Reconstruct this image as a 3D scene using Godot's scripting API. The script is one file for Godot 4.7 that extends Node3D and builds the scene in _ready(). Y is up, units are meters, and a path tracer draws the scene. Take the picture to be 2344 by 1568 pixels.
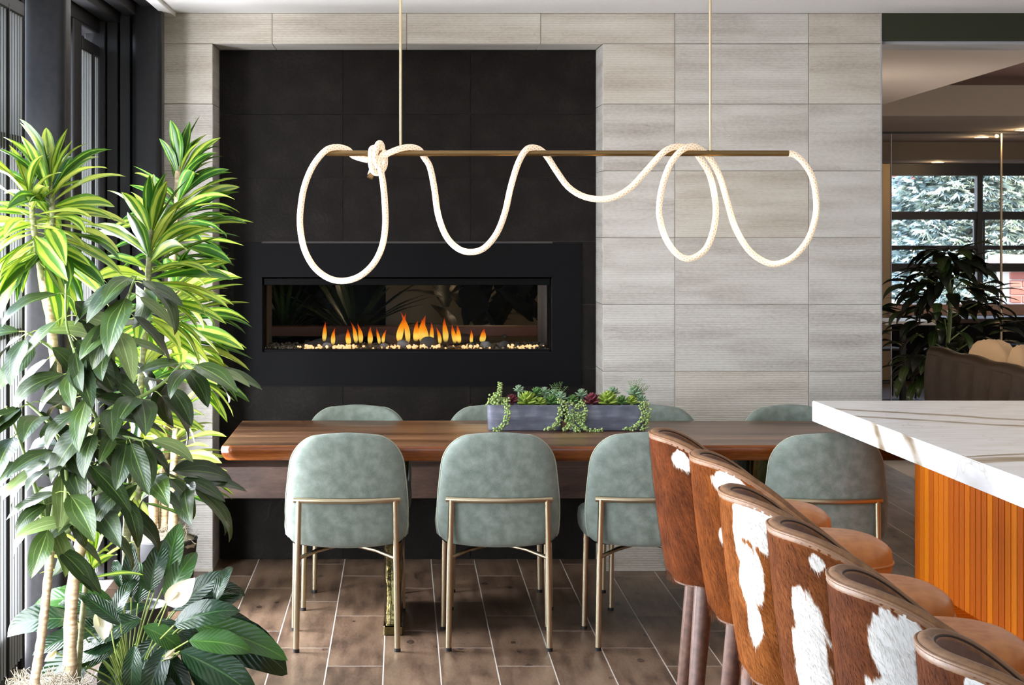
extends Node3D
# A restaurant corner: ribbed stone wall with a linear fireplace, live-edge dining table with velvet chairs,
# rope pendant, window wall with plants, quartz island with cowhide stools, lounge beyond the opening.

const F := 4570.0          # focal length in pixels of the 2344 x 1568 frame
const VX := 921.0          # where the level line of sight meets the frame
const VY := 507.0
const EYE := 1.6
const GLASS_CLEAR := Color(0.2, 0.22, 0.22, 0.01)
var M := {}
var rng := RandomNumberGenerator.new()

func at(px: float, py: float, d: float) -> Vector3:
	return Vector3((px - VX) / F * d, EYE - (py - VY) / F * d, -d)

# ------------------------------------------------------------------ geometry collector
class Geo:
	var v := PackedVector3Array()
	var n := PackedVector3Array()
	var t := PackedVector2Array()

	func tri(a: Vector3, b: Vector3, c: Vector3, na: Vector3, nb: Vector3, nc: Vector3, ta := Vector2(), tb := Vector2(), tc := Vector2()) -> void:
		if (b - a).cross(c - a).dot(na + nb + nc) > 0.0:
			v.append(a); v.append(c); v.append(b)
			n.append(na); n.append(nc); n.append(nb)
			t.append(ta); t.append(tc); t.append(tb)
		else:
			v.append(a); v.append(b); v.append(c)
			n.append(na); n.append(nb); n.append(nc)
			t.append(ta); t.append(tb); t.append(tc)

	func quad(a: Vector3, b: Vector3, c: Vector3, d: Vector3, na: Vector3, nb: Vector3, nc: Vector3, nd: Vector3, ta := Vector2(), tb := Vector2(), tc := Vector2(), td := Vector2()) -> void:
		tri(a, b, c, na, nb, nc, ta, tb, tc)
		tri(a, c, d, na, nc, nd, ta, tc, td)

	static func planar(p: Vector3, nn: Vector3, grain: int, off: Vector2) -> Vector2:
		var ax := 0
		var m := absf(nn.x)
		if absf(nn.y) > m: ax = 1; m = absf(nn.y)
		if absf(nn.z) > m: ax = 2
		var o1 := (ax + 1) % 3
		var o2 := (ax + 2) % 3
		if o2 == grain: return Vector2(p[o2], p[o1]) + off
		return Vector2(p[o1], p[o2]) + off

	# flat polygon with an outward normal
	func flat(pts: Array, nn: Vector3, grain := 0, off := Vector2()) -> void:
		for i in range(1, pts.size() - 1):
			tri(pts[0], pts[i], pts[i + 1], nn, nn, nn, planar(pts[0], nn, grain, off), planar(pts[i], nn, grain, off), planar(pts[i + 1], nn, grain, off))

	# box with chamfered edges; grain is the axis that U follows
	func box(c: Vector3, s: Vector3, bev := 0.0, grain := 0, off := Vector2()) -> Geo:
		var h := s * 0.5
		bev = minf(bev, minf(h.x, minf(h.y, h.z)) * 0.95)
		var P := {}
		for i in 8:
			var sg := Vector3(-1.0 if i & 1 == 0 else 1.0, -1.0 if i & 2 == 0 else 1.0, -1.0 if i & 4 == 0 else 1.0)
			for ax in 3:
				var q := Vector3(h.x - bev, h.y - bev, h.z - bev)
				q[ax] = h[ax]
				P[i * 3 + ax] = c + q * sg
		for ax in 3:
			var o1: int = 1 << ((ax + 1) % 3)
			var o2: int = 1 << ((ax + 2) % 3)
			for sgn in 2:
				var b: int = (1 << ax) if sgn == 1 else 0
				var nn := Vector3.ZERO
				nn[ax] = 1.0 if sgn == 1 else -1.0
				flat([P[b * 3 + ax], P[(b | o1) * 3 + ax], P[(b | o1 | o2) * 3 + ax], P[(b | o2) * 3 + ax]], nn, grain, off)
				if bev > 0.0:
					for k in 2:   # edges between this face and the face of the next axis
						var a2 := (ax + 1) % 3
						var b2: int = b | ((1 << a2) if k == 1 else 0)
						var o3: int = 1 << ((ax + 2) % 3)
						var ne := nn
						ne[a2] = 1.0 if k == 1 else -1.0
						flat([P[b2 * 3 + ax], P[(b2 | o3) * 3 + ax], P[(b2 | o3) * 3 + a2], P[b2 * 3 + a2]], ne.normalized(), grain, off)
		if bev > 0.0:
			for i in 8:
				var sg := Vector3(-1.0 if i & 1 == 0 else 1.0, -1.0 if i & 2 == 0 else 1.0, -1.0 if i & 4 == 0 else 1.0)
				flat([P[i * 3], P[i * 3 + 1], P[i * 3 + 2]], sg.normalized(), grain, off)
		return self

	# rows of points; smooth normals; sgn chooses the side
	func grid(R: Array, closed := false, sgn := 1.0, us := 1.0, vs := 1.0) -> Geo:
		var nr := R.size()
		var nc: int = R[0].size()
		var N := []
		for i in nr:
			var row := PackedVector3Array()
			for j in nc:
				var j0 := j - 1
				var j1 := j + 1
				if closed:
					j0 = (j - 1 + nc - 1) % (nc - 1) if j == 0 else j - 1
					j1 = 1 if j == nc - 1 else j + 1
				else:
					j0 = maxi(j0, 0); j1 = mini(j1, nc - 1)
				var du: Vector3 = R[i][j1] - R[i][j0]
				var dv: Vector3 = R[mini(i + 1, nr - 1)][j] - R[maxi(i - 1, 0)][j]
				if du.length_squared() < 1e-14:
					var ii := 1 if i == 0 else nr - 2
					du = R[ii][j1] - R[ii][j0]
				if dv.length_squared() < 1e-14:
					dv = Vector3.UP
				row.append((du.cross(dv) * sgn).normalized())
			N.append(row)
		for i in nr:   # poles get one normal
			var tot := 0.0
			for j in nc - 1: tot += R[i][j].distance_squared_to(R[i][j + 1])
			if tot < 1e-12:
				var m := Vector3.ZERO
				for j in nc: m += N[i][j]
				for j in nc: N[i][j] = m.normalized()
		for i in nr - 1:
			for j in nc - 1:
				var u0 := us * j / (nc - 1.0)
				var u1 := us * (j + 1) / (nc - 1.0)
				var v0 := vs * i / (nr - 1.0)
				var v1 := vs * (i + 1) / (nr - 1.0)
				quad(R[i][j], R[i][j + 1], R[i + 1][j + 1], R[i + 1][j], N[i][j], N[i][j + 1], N[i + 1][j + 1], N[i + 1][j], Vector2(u0, v0), Vector2(u1, v0), Vector2(u1, v1), Vector2(u0, v1))
		return self

	# tube along points; rad a number or a list
	func tube(p: PackedVector3Array, rad, sides := 10, capped := true, scl := 1.0) -> Geo:
		var k := p.size()
		var rows := []
		var prev := Vector3.ZERO
		var ln := 0.0
		var up := Vector3.ZERO
		var lens := []
		var nrows := []
		for i in k:
			var d := (p[mini(i + 1, k - 1)] - p[maxi(i - 1, 0)]).normalized()
			if i == 0:
				up = Vector3.RIGHT if absf(d.x) < 0.8 else Vector3.UP
				up = (up - d * up.dot(d)).normalized()
			else:
				ln += p[i].distance_to(p[i - 1])
				up = (up - d * up.dot(d)).normalized()
			lens.append(ln)
			var w := d.cross(up)
			var row := PackedVector3Array()
			var nr := PackedVector3Array()
			var r: float = rad[i] if rad is Array or rad is PackedFloat32Array else rad
			for j in sides + 1:
				var a := TAU * j / sides
				var q := up * cos(a) + w * sin(a)
				row.append(p[i] + q * r)
				nr.append(q)
			rows.append(row)
			nrows.append(nr)
		for i in k - 1:
			for j in sides:
				var u0 := float(j) / sides
				var u1 := float(j + 1) / sides
				quad(rows[i][j], rows[i][j + 1], rows[i + 1][j + 1], rows[i + 1][j], nrows[i][j], nrows[i][j + 1], nrows[i + 1][j + 1], nrows[i + 1][j], Vector2(u0, lens[i] * scl), Vector2(u1, lens[i] * scl), Vector2(u1, lens[i + 1] * scl), Vector2(u0, lens[i + 1] * scl))
		if capped:
			for e in [0, k - 1]:
				var d: Vector3 = (p[0] - p[1]).normalized() if e == 0 else (p[k - 1] - p[k - 2]).normalized()
				for j in sides:
					tri(p[e], rows[e][j], rows[e][j + 1], d, d, d)
		return self

	# profile of (radius, height) turned about a vertical axis
	func lathe(prof: Array, segs := 24, o := Vector3.ZERO, sgn := -1.0) -> Geo:
		var R := []
		for q in prof:
			var row := PackedVector3Array()
			for j in segs + 1:
				var a := TAU * j / segs
				row.append(o + Vector3(q.x * cos(a), q.y, q.x * sin(a)))
			R.append(row)
		return grid(R, true, sgn, 1.0, 1.0)

	# rounded box / pebble: exponents below 1 make it boxier
	func puff(c: Vector3, s: Vector3, ev := 0.5, eh := 0.5, rows := 10, cols := 20, lump := 0.0, sd := 0) -> Geo:
		var R := []
		for i in rows + 1:
			var a := -PI / 2 + PI * i / rows
			var row := PackedVector3Array()
			for j in cols + 1:
				var b := TAU * j / cols
				var ca := signf(cos(a)) * pow(absf(cos(a)), ev)
				var p := Vector3(ca * signf(cos(b)) * pow(absf(cos(b)), eh), signf(sin(a)) * pow(absf(sin(a)), ev), ca * signf(sin(b)) * pow(absf(sin(b)), eh))
				var k := 1.0
				if lump > 0.0:
					k += lump * (sin(p.x * 3.1 + sd) * cos(p.y * 2.7 + sd * 1.7) + 0.6 * sin(p.z * 4.3 + sd * 2.3 + p.x * 2.0))
				row.append(c + p * k * s * 0.5)
			R.append(row)
		return grid(R, true, -1.0)

	# upright extrusion of an outline in x,z
	func prism(out: PackedVector2Array, y0: float, y1: float, smooth := false, grain := 0, off := Vector2()) -> Geo:
		var idx := Geometry2D.triangulate_polygon(out)
		for yy in [y0, y1]:
			var nn := Vector3.UP if yy == y1 else Vector3.DOWN
			for i in range(0, idx.size(), 3):
				var q := []
				for k in 3: q.append(Vector3(out[idx[i + k]].x, yy, out[idx[i + k]].y))
				flat(q, nn, grain, off)
		var cen := Vector2.ZERO
		var area := 0.0
		for i in out.size(): area += out[i].cross(out[(i + 1) % out.size()])
		var w := 1.0 if area > 0 else -1.0
		var run := 0.0
		for i in out.size():
			var a := out[i]
			var b := out[(i + 1) % out.size()]
			var e := b - a
			var nn := Vector3(e.y * w, 0, -e.x * w).normalized()
			var n0 := nn
			var n1 := nn
			if smooth:
				var e0 := a - out[(i - 1 + out.size()) % out.size()]
				var e1 := out[(i + 2) % out.size()] - b
				n0 = (nn + Vector3(e0.y * w, 0, -e0.x * w).normalized()).normalized()
				n1 = (nn + Vector3(e1.y * w, 0, -e1.x * w).normalized()).normalized()
			quad(Vector3(a.x, y0, a.y), Vector3(b.x, y0, b.y), Vector3(b.x, y1, b.y), Vector3(a.x, y1, a.y), n0, n1, n1, n0, Vector2(run, y0) + off, Vector2(run + e.length(), y0) + off, Vector2(run + e.length(), y1) + off, Vector2(run, y1) + off)
			run += e.length()
		return self

	func move(x: Transform3D, from := 0) -> Geo:
		for i in range(from, v.size()):
			v[i] = x * v[i]
			n[i] = (x.basis * n[i]).normalized()
		return self

	func mesh() -> ArrayMesh:
		var a := []
		a.resize(Mesh.ARRAY_MAX)
		a[Mesh.ARRAY_VERTEX] = v
		a[Mesh.ARRAY_NORMAL] = n
		a[Mesh.ARRAY_TEX_UV] = t
		var m := ArrayMesh.new()
		m.add_surface_from_arrays(Mesh.PRIMITIVE_TRIANGLES, a)
		return m

# ------------------------------------------------------------------ nodes
func thing(called: String, label: String, category: String, where := Vector3.ZERO, turn := 0.0, group := "") -> Node3D:
	var o := Node3D.new()
	o.name = numbered(called)
	add_child(o)
	o.position = where
	o.rotation.y = turn
	tag(o, label, category, group)
	return o

var used := {}
func numbered(called: String) -> String:
	var k: int = used.get(called, 0)
	used[called] = k + 1
	return called if k == 0 else "%s_%03d" % [called, k]

func tag(o: Node3D, label: String, category: String, group := "") -> Node3D:
	o.set_meta("label", label)
	o.set_meta("category", category)
	if group: o.set_meta("group", group)
	return o

func obj(called: String, mesh: Mesh, mat: Material, parent: Node3D = null, xf := Transform3D()) -> MeshInstance3D:
	var o := MeshInstance3D.new()
	o.mesh = mesh
	o.material_override = mat
	o.transform = xf
	if parent == null:
		o.name = numbered(called)
		add_child(o)
	else:
		var key := str(parent.get_instance_id()) + called
		var k: int = used.get(key, 0)
		used[key] = k + 1
		o.name = called if k == 0 else "%s_%03d" % [called, k]
		parent.add_child(o, true)
	return o

func struct(called: String, mesh: Mesh, mat: Material, label := "") -> MeshInstance3D:
	var o := obj(called, mesh, mat)
	o.set_meta("kind", "structure")
	if label: o.set_meta("label", label)
	return o

func stuff(o: Node3D) -> Node3D:
	o.set_meta("kind", "stuff")
	return o

func copy(o: Node3D, base: String, label: String, where: Vector3, turn := 0.0, group := "") -> Node3D:
	var c: Node3D = o.duplicate()
	c.name = numbered(base)
	add_child(c)
	c.position = where
	c.rotation.y = turn
	c.set_meta("label", label)
	if group: c.set_meta("group", group)
	return c

func bx(c: Vector3, s: Vector3, bev := 0.0, grain := 0, off := Vector2()) -> ArrayMesh:
	return Geo.new().box(c, s, bev, grain, off).mesh()

func span(x0: float, x1: float, y0: float, y1: float, z0: float, z1: float, bev := 0.0, grain := 0, off := Vector2()) -> ArrayMesh:
	return bx(Vector3((x0 + x1) / 2, (y0 + y1) / 2, (z0 + z1) / 2), Vector3(absf(x1 - x0), absf(y1 - y0), absf(z1 - z0)), bev, grain, off)

func spline(p: Array, per := 8) -> PackedVector3Array:
	var out := PackedVector3Array()
	for i in p.size() - 1:
		var a: Vector3 = p[maxi(i - 1, 0)]
		var b: Vector3 = p[i]
		var c: Vector3 = p[i + 1]
		var d: Vector3 = p[mini(i + 2, p.size() - 1)]
		for k in per:
			out.append(b.cubic_interpolate(c, a, d, float(k) / per))
	out.append(p[p.size() - 1])
	return out

# ------------------------------------------------------------------ textures
func nz(w: int, h: int, freq: float, sd: int, oct := 4, sx := 1, sy := 1, kind := FastNoiseLite.TYPE_SIMPLEX_SMOOTH) -> PackedByteArray:
	var f := FastNoiseLite.new()
	f.noise_type = kind
	f.seed = sd
	f.frequency = freq
	f.fractal_octaves = oct
	var im := f.get_seamless_image(w / sx, h / sy)
	im.convert(Image.FORMAT_L8)
	if sx != 1 or sy != 1: im.resize(w, h, Image.INTERPOLATE_CUBIC)
	return im.get_data()

func lut(stops: Array) -> Array:
	var g := Gradient.new()
	g.offsets = PackedFloat32Array()
	var off := PackedFloat32Array()
	var col := PackedColorArray()
	for s in stops:
		off.append(s[0]); col.append(s[1])
	g.offsets = off
	g.colors = col
	var r := PackedByteArray(); var gr := PackedByteArray(); var b := PackedByteArray()
	for i in 256:
		var c := g.sample(i / 255.0)
		r.append(int(c.r * 255)); gr.append(int(c.g * 255)); b.append(int(c.b * 255))
	return [r, gr, b]

func mixed(layers: Array, bias := 0.0) -> PackedByteArray:
	var cnt: int = layers[0][0].size()
	var out := PackedByteArray()
	out.resize(cnt)
	var a: PackedByteArray = layers[0][0]
	var wa: float = layers[0][1]
	var b: PackedByteArray = layers[mini(1, layers.size() - 1)][0]
	var wb: float = layers[1][1] if layers.size() > 1 else 0.0
	var c: PackedByteArray = layers[mini(2, layers.size() - 1)][0]
	var wc: float = layers[2][1] if layers.size() > 2 else 0.0
	for i in cnt:
		out[i] = clampi(int(127.5 + bias * 255.0 + wa * (a[i] - 127.5) + wb * (b[i] - 127.5) + wc * (c[i] - 127.5)), 0, 255)
	return out

func paint(w: int, h: int, data: PackedByteArray, stops: Array) -> ImageTexture:
	var L := lut(stops)
	var r: PackedByteArray = L[0]; var g: PackedByteArray = L[1]; var b: PackedByteArray = L[2]
	var out := PackedByteArray()
	out.resize(w * h * 3)
	for i in w * h:
		var k := data[i]
		out[i * 3] = r[k]; out[i * 3 + 1] = g[k]; out[i * 3 + 2] = b[k]
	return ImageTexture.create_from_image(Image.create_from_data(w, h, false, Image.FORMAT_RGB8, out))

func grey(w: int, h: int, data: PackedByteArray) -> ImageTexture:
	return ImageTexture.create_from_image(Image.create_from_data(w, h, false, Image.FORMAT_L8, data))

func per_pixel(w: int, h: int, f: Callable) -> ImageTexture:
	var im := Image.create(w, h, false, Image.FORMAT_RGBA8)
	for y in h:
		for x in w:
			im.set_pixel(x, y, f.call((x + 0.5) / w, (y + 0.5) / h))
	return ImageTexture.create_from_image(im)

func c8(r: float, g: float, b: float, a := 255.0) -> Color:
	return Color(r / 255.0, g / 255.0, b / 255.0, a / 255.0)

func mat(called: String, col: Color, rough := 0.6, metal := 0.0, spec := 0.5) -> StandardMaterial3D:
	var m := StandardMaterial3D.new()
	m.resource_name = called
	m.albedo_color = col
	m.roughness = rough
	m.metallic = metal
	m.metallic_specular = spec
	M[called] = m
	return m

func textured(called: String, tex: Texture2D, scale: float, rough := 0.6, bump: Texture2D = null, depth := 0.1, tri := false) -> StandardMaterial3D:
	var m := mat(called, Color.WHITE, rough)
	m.albedo_texture = tex
	m.uv1_scale = Vector3.ONE * scale
	m.texture_filter = BaseMaterial3D.TEXTURE_FILTER_LINEAR_WITH_MIPMAPS_ANISOTROPIC
	if bump:
		m.heightmap_enabled = true
		m.heightmap_texture = bump
		m.heightmap_scale = depth
	if tri:
		m.uv1_triplanar = true
	return m

func glow(called: String, col: Color, e: float) -> StandardMaterial3D:
	var m := mat(called, c8(200, 195, 185), 0.8)
	m.emission_enabled = true
	m.emission = col
	m.emission_energy_multiplier = e
	return m

# ------------------------------------------------------------------ materials
func materials() -> void:
	# ribbed travertine: flowing bands along U, 1.2 m a tile of texture
	var w := 1024
	var band := nz(w, w, 0.012, 11, 5, 16, 1)
	var soft := nz(w, w, 0.006, 12, 3, 4, 1)
	var vein := nz(w, w, 0.01, 13, 4, 8, 1)
	var pit := nz(w, w, 0.08, 14, 3, 2, 1)
	var d := mixed([[band, 0.42], [soft, 0.30], [pit, 0.22]], 0.03)
	for i in w * w:      # thin dark wavering veins
		var k := absf(vein[i] - 128.0)
		if k < 4.0: d[i] = clampi(d[i] - int((4.0 - k) * 22.0 * (pit[i] / 255.0)), 0, 255)
	var rib := PackedByteArray()
	rib.resize(w * w)
	for y in w:
		var hh := pow(absf(sin(PI * y * 150.0 / w)), 0.5)
		for x in w:
			rib[y * w + x] = clampi(int(hh * 225.0 + pit[y * w + x] * 0.1), 0, 255)
	var ribs := grey(w, w, rib)
	var tt := paint(w, w, d, [[0.0, c8(138, 129, 119)], [0.3, c8(176, 170, 161)], [0.55, c8(197, 193, 185)], [0.8, c8(209, 206, 199)], [1.0, c8(219, 217, 211)]])
	textured("travertine", tt, 1.0 / 1.2, 0.62, ribs, 0.16)
	textured("travertine_warm", paint(w, w, d, [[0.0, c8(140, 128, 113)], [0.3, c8(178, 169, 155)], [0.55, c8(198, 191, 178)], [0.8, c8(209, 204, 192)], [1.0, c8(219, 215, 205)]]), 1.0 / 1.2, 0.62, ribs, 0.16)
	# dark stone tiles with saw-like arcs
	w = 512
	var a1 := nz(w, w, 0.01, 21, 4)
	var a2 := nz(w, w, 0.09, 22, 3)
	var arcs := PackedByteArray()
	arcs.resize(w * w)
	for y in w:
		for x in w:
			var q := Vector2(x - 380, y - 60).length() + a1[y * w + x] * 0.22
			arcs[y * w + x] = clampi(int(128 + 70 * sin(q * 0.27) * smoothstep(120.0, 190.0, float(a1[y * w + x])) + (a2[y * w + x] - 128) * 0.6), 0, 255)
	var m := textured("dark_tile", paint(w, w, mixed([[a1, 0.6], [a2, 0.4]]), [[0.0, c8(23, 20, 18)], [0.5, c8(31, 28, 26)], [1.0, c8(42, 38, 36)]]), 1.0 / 0.9, 0.42, grey(w, w, arcs), 0.12)
	m.metallic_specular = 0.2
	# wood-look floor tile, grain along U
	w = 1024
	var g1 := nz(w, w, 0.02, 31, 5, 8, 1)
	var g2 := nz(w, w, 0.005, 32, 3, 2, 1)
	var g3 := nz(w, w, 0.12, 33, 2, 4, 1)
	var wd := mixed([[g1, 0.5], [g2, 0.5], [g3, 0.25]])
	var r0 := RandomNumberGenerator.new()
	r0.seed = 5
	for k in 16:    # knots
		var cx := r0.randf() * w
		var cy := r0.randf() * w
		var rr := r0.randf_range(5, 13)
		for y in range(int(cy - rr * 4), int(cy + rr * 4)):
			for x in range(int(cx - rr * 9), int(cx + rr * 9)):
				var q := Vector2((x - cx) / 2.3, y - cy).length() / rr
				var ii := posmod(y, w) * w + posmod(x, w)
				if q < 4.0:
					var fall := 1.0 - q / 4.0
					wd[ii] = clampi(wd[ii] - int(fall * (40.0 + 28.0 * sin(q * 7.0 + g1[ii] * 0.03)) + (70.0 if q < 0.8 else 0.0)), 0, 255)
	textured("floor_wood", paint(w, w, wd, [[0.0, c8(48, 36, 28)], [0.3, c8(90, 70, 55)], [0.55, c8(116, 93, 75)], [0.8, c8(134, 110, 90)], [1.0, c8(150, 126, 104)]]), 1.0 / 1.5, 0.42, grey(w, w, wd), 0.06)
	textured("hearth_wood", paint(w, w, wd, [[0.0, c8(38, 26, 22)], [0.4, c8(70, 52, 44)], [0.7, c8(92, 70, 60)], [1.0, c8(112, 88, 76)]]), 1.0 / 1.5, 0.45)
	# table slab
	var t1 := nz(w, w, 0.02, 41, 5, 16, 1)
	var t2 := nz(w, w, 0.006, 42, 3, 8, 1)
	var td := mixed([[t1, 0.6], [t2, 0.6], [g3, 0.15]])
	m = textured("walnut", paint(w, w, td, [[0.0, c8(50, 31, 20)], [0.35, c8(88, 60, 41)], [0.6, c8(112, 80, 57)], [0.85, c8(136, 102, 76)], [1.0, c8(156, 122, 94)]]), 1.0 / 1.4, 0.34)
	m = textured("live_edge", paint(w, w, td, [[0.0, c8(34, 14, 4)], [0.35, c8(80, 38, 12)], [0.65, c8(118, 62, 22)], [1.0, c8(160, 96, 42)]]), 1.0 / 1.4, 0.25)
	mat("orange_wood", c8(184, 98, 2), 0.5, 0.0, 0.22)
	mat("orange_wood_light", c8(196, 110, 4), 0.5, 0.0, 0.22)
	mat("orange_wood_deep", c8(168, 82, 2), 0.5, 0.0, 0.22)
	# velvet
	w = 512
	var v1 := nz(w, w, 0.012, 51, 5)
	var v2 := nz(w, w, 0.25, 52, 2, 1, 2)
	var v3 := nz(w, w, 0.25, 53, 2, 2, 1)
	var vd := mixed([[v1, 0.55], [v2, 0.35], [v3, 0.35]])
	m = textured("velvet", paint(w, w, vd, [[0.0, c8(82, 95, 86)], [0.45, c8(116, 127, 118)], [1.0, c8(154, 163, 156)]]), 3.2, 0.85, grey(w, w, mixed([[v2, 0.5], [v3, 0.5]])), 0.03)
	m.uv1_triplanar = true
	m.rim_enabled = true
	m.rim = 0.32
	m.rim_tint = 0.6
	mat("velvet_piping", c8(160, 168, 150), 0.8)
	# leathers
	var l1 := nz(w, w, 0.02, 61, 4)
	var l2 := nz(w, w, 0.12, 62, 3, 1, 1, FastNoiseLite.TYPE_CELLULAR)
	var lb := grey(w, w, l2)
	textured("tan_leather", paint(w, w, mixed([[l1, 0.6], [l2, 0.15]]), [[0.0, c8(160, 92, 40)], [0.5, c8(198, 126, 66)], [1.0, c8(220, 152, 92)]]), 2.0, 0.4, lb, 0.03, true)
	textured("rim_leather", paint(w, w, mixed([[l1, 0.8], [l2, 0.2]]), [[0.0, c8(96, 64, 38)], [0.5, c8(132, 92, 58)], [1.0, c8(160, 116, 76)]]), 3.0, 0.5, lb, 0.03, true)
	textured("brown_leather", paint(w, w, mixed([[l1, 0.5], [l2, 0.2]]), [[0.0, c8(80, 58, 46)], [0.5, c8(102, 76, 62)], [1.0, c8(122, 94, 78)]]), 3.0, 0.5, lb, 0.03, true)
	textured("sofa_leather", paint(w, w, mixed([[l1, 0.8], [l2, 0.2]]), [[0.0, c8(34, 24, 15)], [0.5, c8(54, 40, 26)], [1.0, c8(80, 62, 42)]]), 1.2, 0.35, lb, 0.08, true)
	mat("seam", c8(46, 32, 24), 0.7)
	textured("stool_wood", paint(w, w, mixed([[nz(w, w, 0.03, 63, 4, 8, 1), 0.8], [l1, 0.2]]), [[0.0, c8(62, 40, 30)], [0.5, c8(92, 62, 48)], [1.0, c8(116, 82, 66)]]), 2.0, 0.45)
	# metals
	mat("champagne", c8(188, 174, 146), 0.34, 1.0)
	mat("bronze", c8(128, 104, 70), 0.4, 1.0)
	mat("rod_brass", c8(224, 206, 170), 0.4, 1.0)
	var h1 := nz(256, 256, 0.03, 71, 3)
	textured("hammered_brass", paint(256, 256, h1, [[0.0, c8(84, 76, 48)], [1.0, c8(132, 118, 78)]]), 3.0, 0.14, grey(256, 256, h1), 0.10, true).metallic = 1.0
	mat("rubber", c8(20, 19, 18), 0.7)
	mat("black_steel", c8(12, 12, 14), 0.55, 0.0, 0.22)
	var s1 := nz(256, 256, 0.05, 72, 4)
	textured("column_steel", paint(256, 256, s1, [[0.0, c8(22, 21, 23)], [1.0, c8(32, 31, 33)]]), 2.0, 0.42, grey(256, 256, s1), 0.04, true).metallic_specular = 0.35
	mat("frame_black", c8(27, 26, 29), 0.5)
	mat("fire_black", c8(7, 7, 8), 0.5, 0.0, 0.2)
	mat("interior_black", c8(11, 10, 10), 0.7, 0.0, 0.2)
	# quartz with brown veins
	w = 1024
	var q1 := nz(w, w, 0.004, 81, 4)
	var q2 := nz(w, w, 0.03, 82, 4, 4, 1)
	var qd := PackedByteArray()
	qd.resize(w * w)
	for y in w:
		for x in w:
			var i := y * w + x
			var wob := (q1[i] - 128) * 0.10
			var b := 226.0 + (q2[i] - 128) * 0.10
			for vn in [[164.0, 17.0, 0.72], [307.0, 16.0, 0.68], [942.0, 9.0, -0.4], [985.0, 32.0, -0.25]]:
				var k: float = absf(y + wob - vn[0] - x * vn[2])
				if k < vn[1]: b -= (1.0 - k / vn[1] * 0.6) * (115.0 + (q2[i] - 128) * 0.7)
			var k2 := absf(q1[i] - 120.0)
			if k2 < 1.5: b -= 18.0
			qd[i] = clampi(int(b), 0, 255)
	textured("quartz", paint(w, w, qd, [[0.0, c8(96, 80, 62)], [0.5, c8(150, 134, 112)], [0.8, c8(214, 208, 200)], [0.9, c8(238, 238, 238)], [1.0, c8(246, 247, 248)]]), 1.0 / 2.0, 0.38)
	# cast planter
	w = 256
	var p1 := nz(w, w, 0.04, 91, 4, 8, 1)
	textured("planter_clay", paint(w, w, mixed([[p1, 0.7], [nz(w, w, 0.02, 92, 3), 0.5]]), [[0.0, c8(74, 76, 88)], [0.5, c8(98, 101, 115)], [1.0, c8(138, 140, 152)]]), 3.0, 0.75, grey(w, w, p1), 0.12)
	# leaves
	var w1 := nz(64, 256, 0.05, 95, 3, 1, 8)
	var striped := func(inner: Color, gold: Color, outer: Color, lo: float, hi: float) -> ImageTexture:
		return per_pixel(64, 256, func(u: float, v: float) -> Color:
			var x := absf(u - 0.5) * 2.0 + (w1[int(v * 255) * 64 + int(u * 63)] - 128) * 0.0012
			var c := inner.lerp(gold, smoothstep(lo, lo + 0.12, x))
			c = c.lerp(outer, smoothstep(hi, hi + 0.14, x))
			return c.lerp(inner, 0.25 * float(int(u * 40) % 2))
		)
	for q in [["bright", c8(70, 112, 34), c8(186, 196, 80), c8(86, 128, 40), 0.18, 0.68], ["yellow", c8(100, 136, 44), c8(204, 206, 100), c8(146, 170, 60), 0.10, 0.78], ["green", c8(38, 78, 26), c8(140, 168, 58), c8(52, 98, 30), 0.42, 0.62]]:
		m = textured("dracaena_" + q[0], striped.call(q[1], q[2], q[3], q[4], q[5]), 1.0, 0.38)
		m.backlight_enabled = true
		m.backlight = Color(0.55, 0.6, 0.35)
	var broad := func(base: Color, vein_col: Color, side: float) -> ImageTexture:
		return per_pixel(128, 256, func(u: float, v: float) -> Color:
			var x := absf(u - 0.5) * 2.0
			var c := base.lerp(vein_col, 0.16 * (0.5 + 0.5 * sin((v * 34.0 - x * 7.0) * TAU * 0.5)) * side)
			if x < 0.045: c = c.lerp(vein_col, 0.8)
			var arc := absf(x - 0.5 * sin(PI * clampf(v, 0, 1)))
			if side < 0.5 and arc < 0.03: c = c.lerp(vein_col, 0.45)
			return c
		)
	var leafbump := per_pixel(64, 128, func(u: float, v: float) -> Color:
		var x := absf(u - 0.5) * 2.0
		var g := 0.5 + 0.35 * sin((v * 26.0 - x * 6.0) * PI) * smoothstep(0.05, 0.3, x)
		return Color(g, g, g))
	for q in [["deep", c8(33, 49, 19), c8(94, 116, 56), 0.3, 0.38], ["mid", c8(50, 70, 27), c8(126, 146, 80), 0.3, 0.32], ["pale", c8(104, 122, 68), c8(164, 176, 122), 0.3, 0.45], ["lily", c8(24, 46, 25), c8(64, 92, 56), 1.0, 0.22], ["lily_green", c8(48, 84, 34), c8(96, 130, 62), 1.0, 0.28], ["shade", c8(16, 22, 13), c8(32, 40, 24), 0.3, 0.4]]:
		m = textured("leaf_" + q[0], broad.call(q[1], q[2], q[3]), 1.0, q[4], leafbump, 0.12 if q[3] > 0.5 else 0.03)
		m.backlight_enabled = true
		m.backlight = Color(0.22, 0.26, 0.12)
	mat("spathe", c8(232, 226, 208), 0.5)
	M.spathe.backlight_enabled = true
	M.spathe.backlight = Color(0.5, 0.5, 0.4)
	mat("spadix", c8(214, 200, 150), 0.8)
	mat("stem_green", c8(112, 132, 70), 0.5)
	mat("petiole", c8(134, 152, 74), 0.45)
	var b1 := nz(256, 256, 0.05, 96, 4, 4, 1)
	textured("cane", paint(256, 256, b1, [[0.0, c8(122, 98, 70)], [0.5, c8(176, 154, 120)], [1.0, c8(214, 198, 168)]]), 5.0, 0.8, grey(256, 256, b1), 0.3, true)
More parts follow.
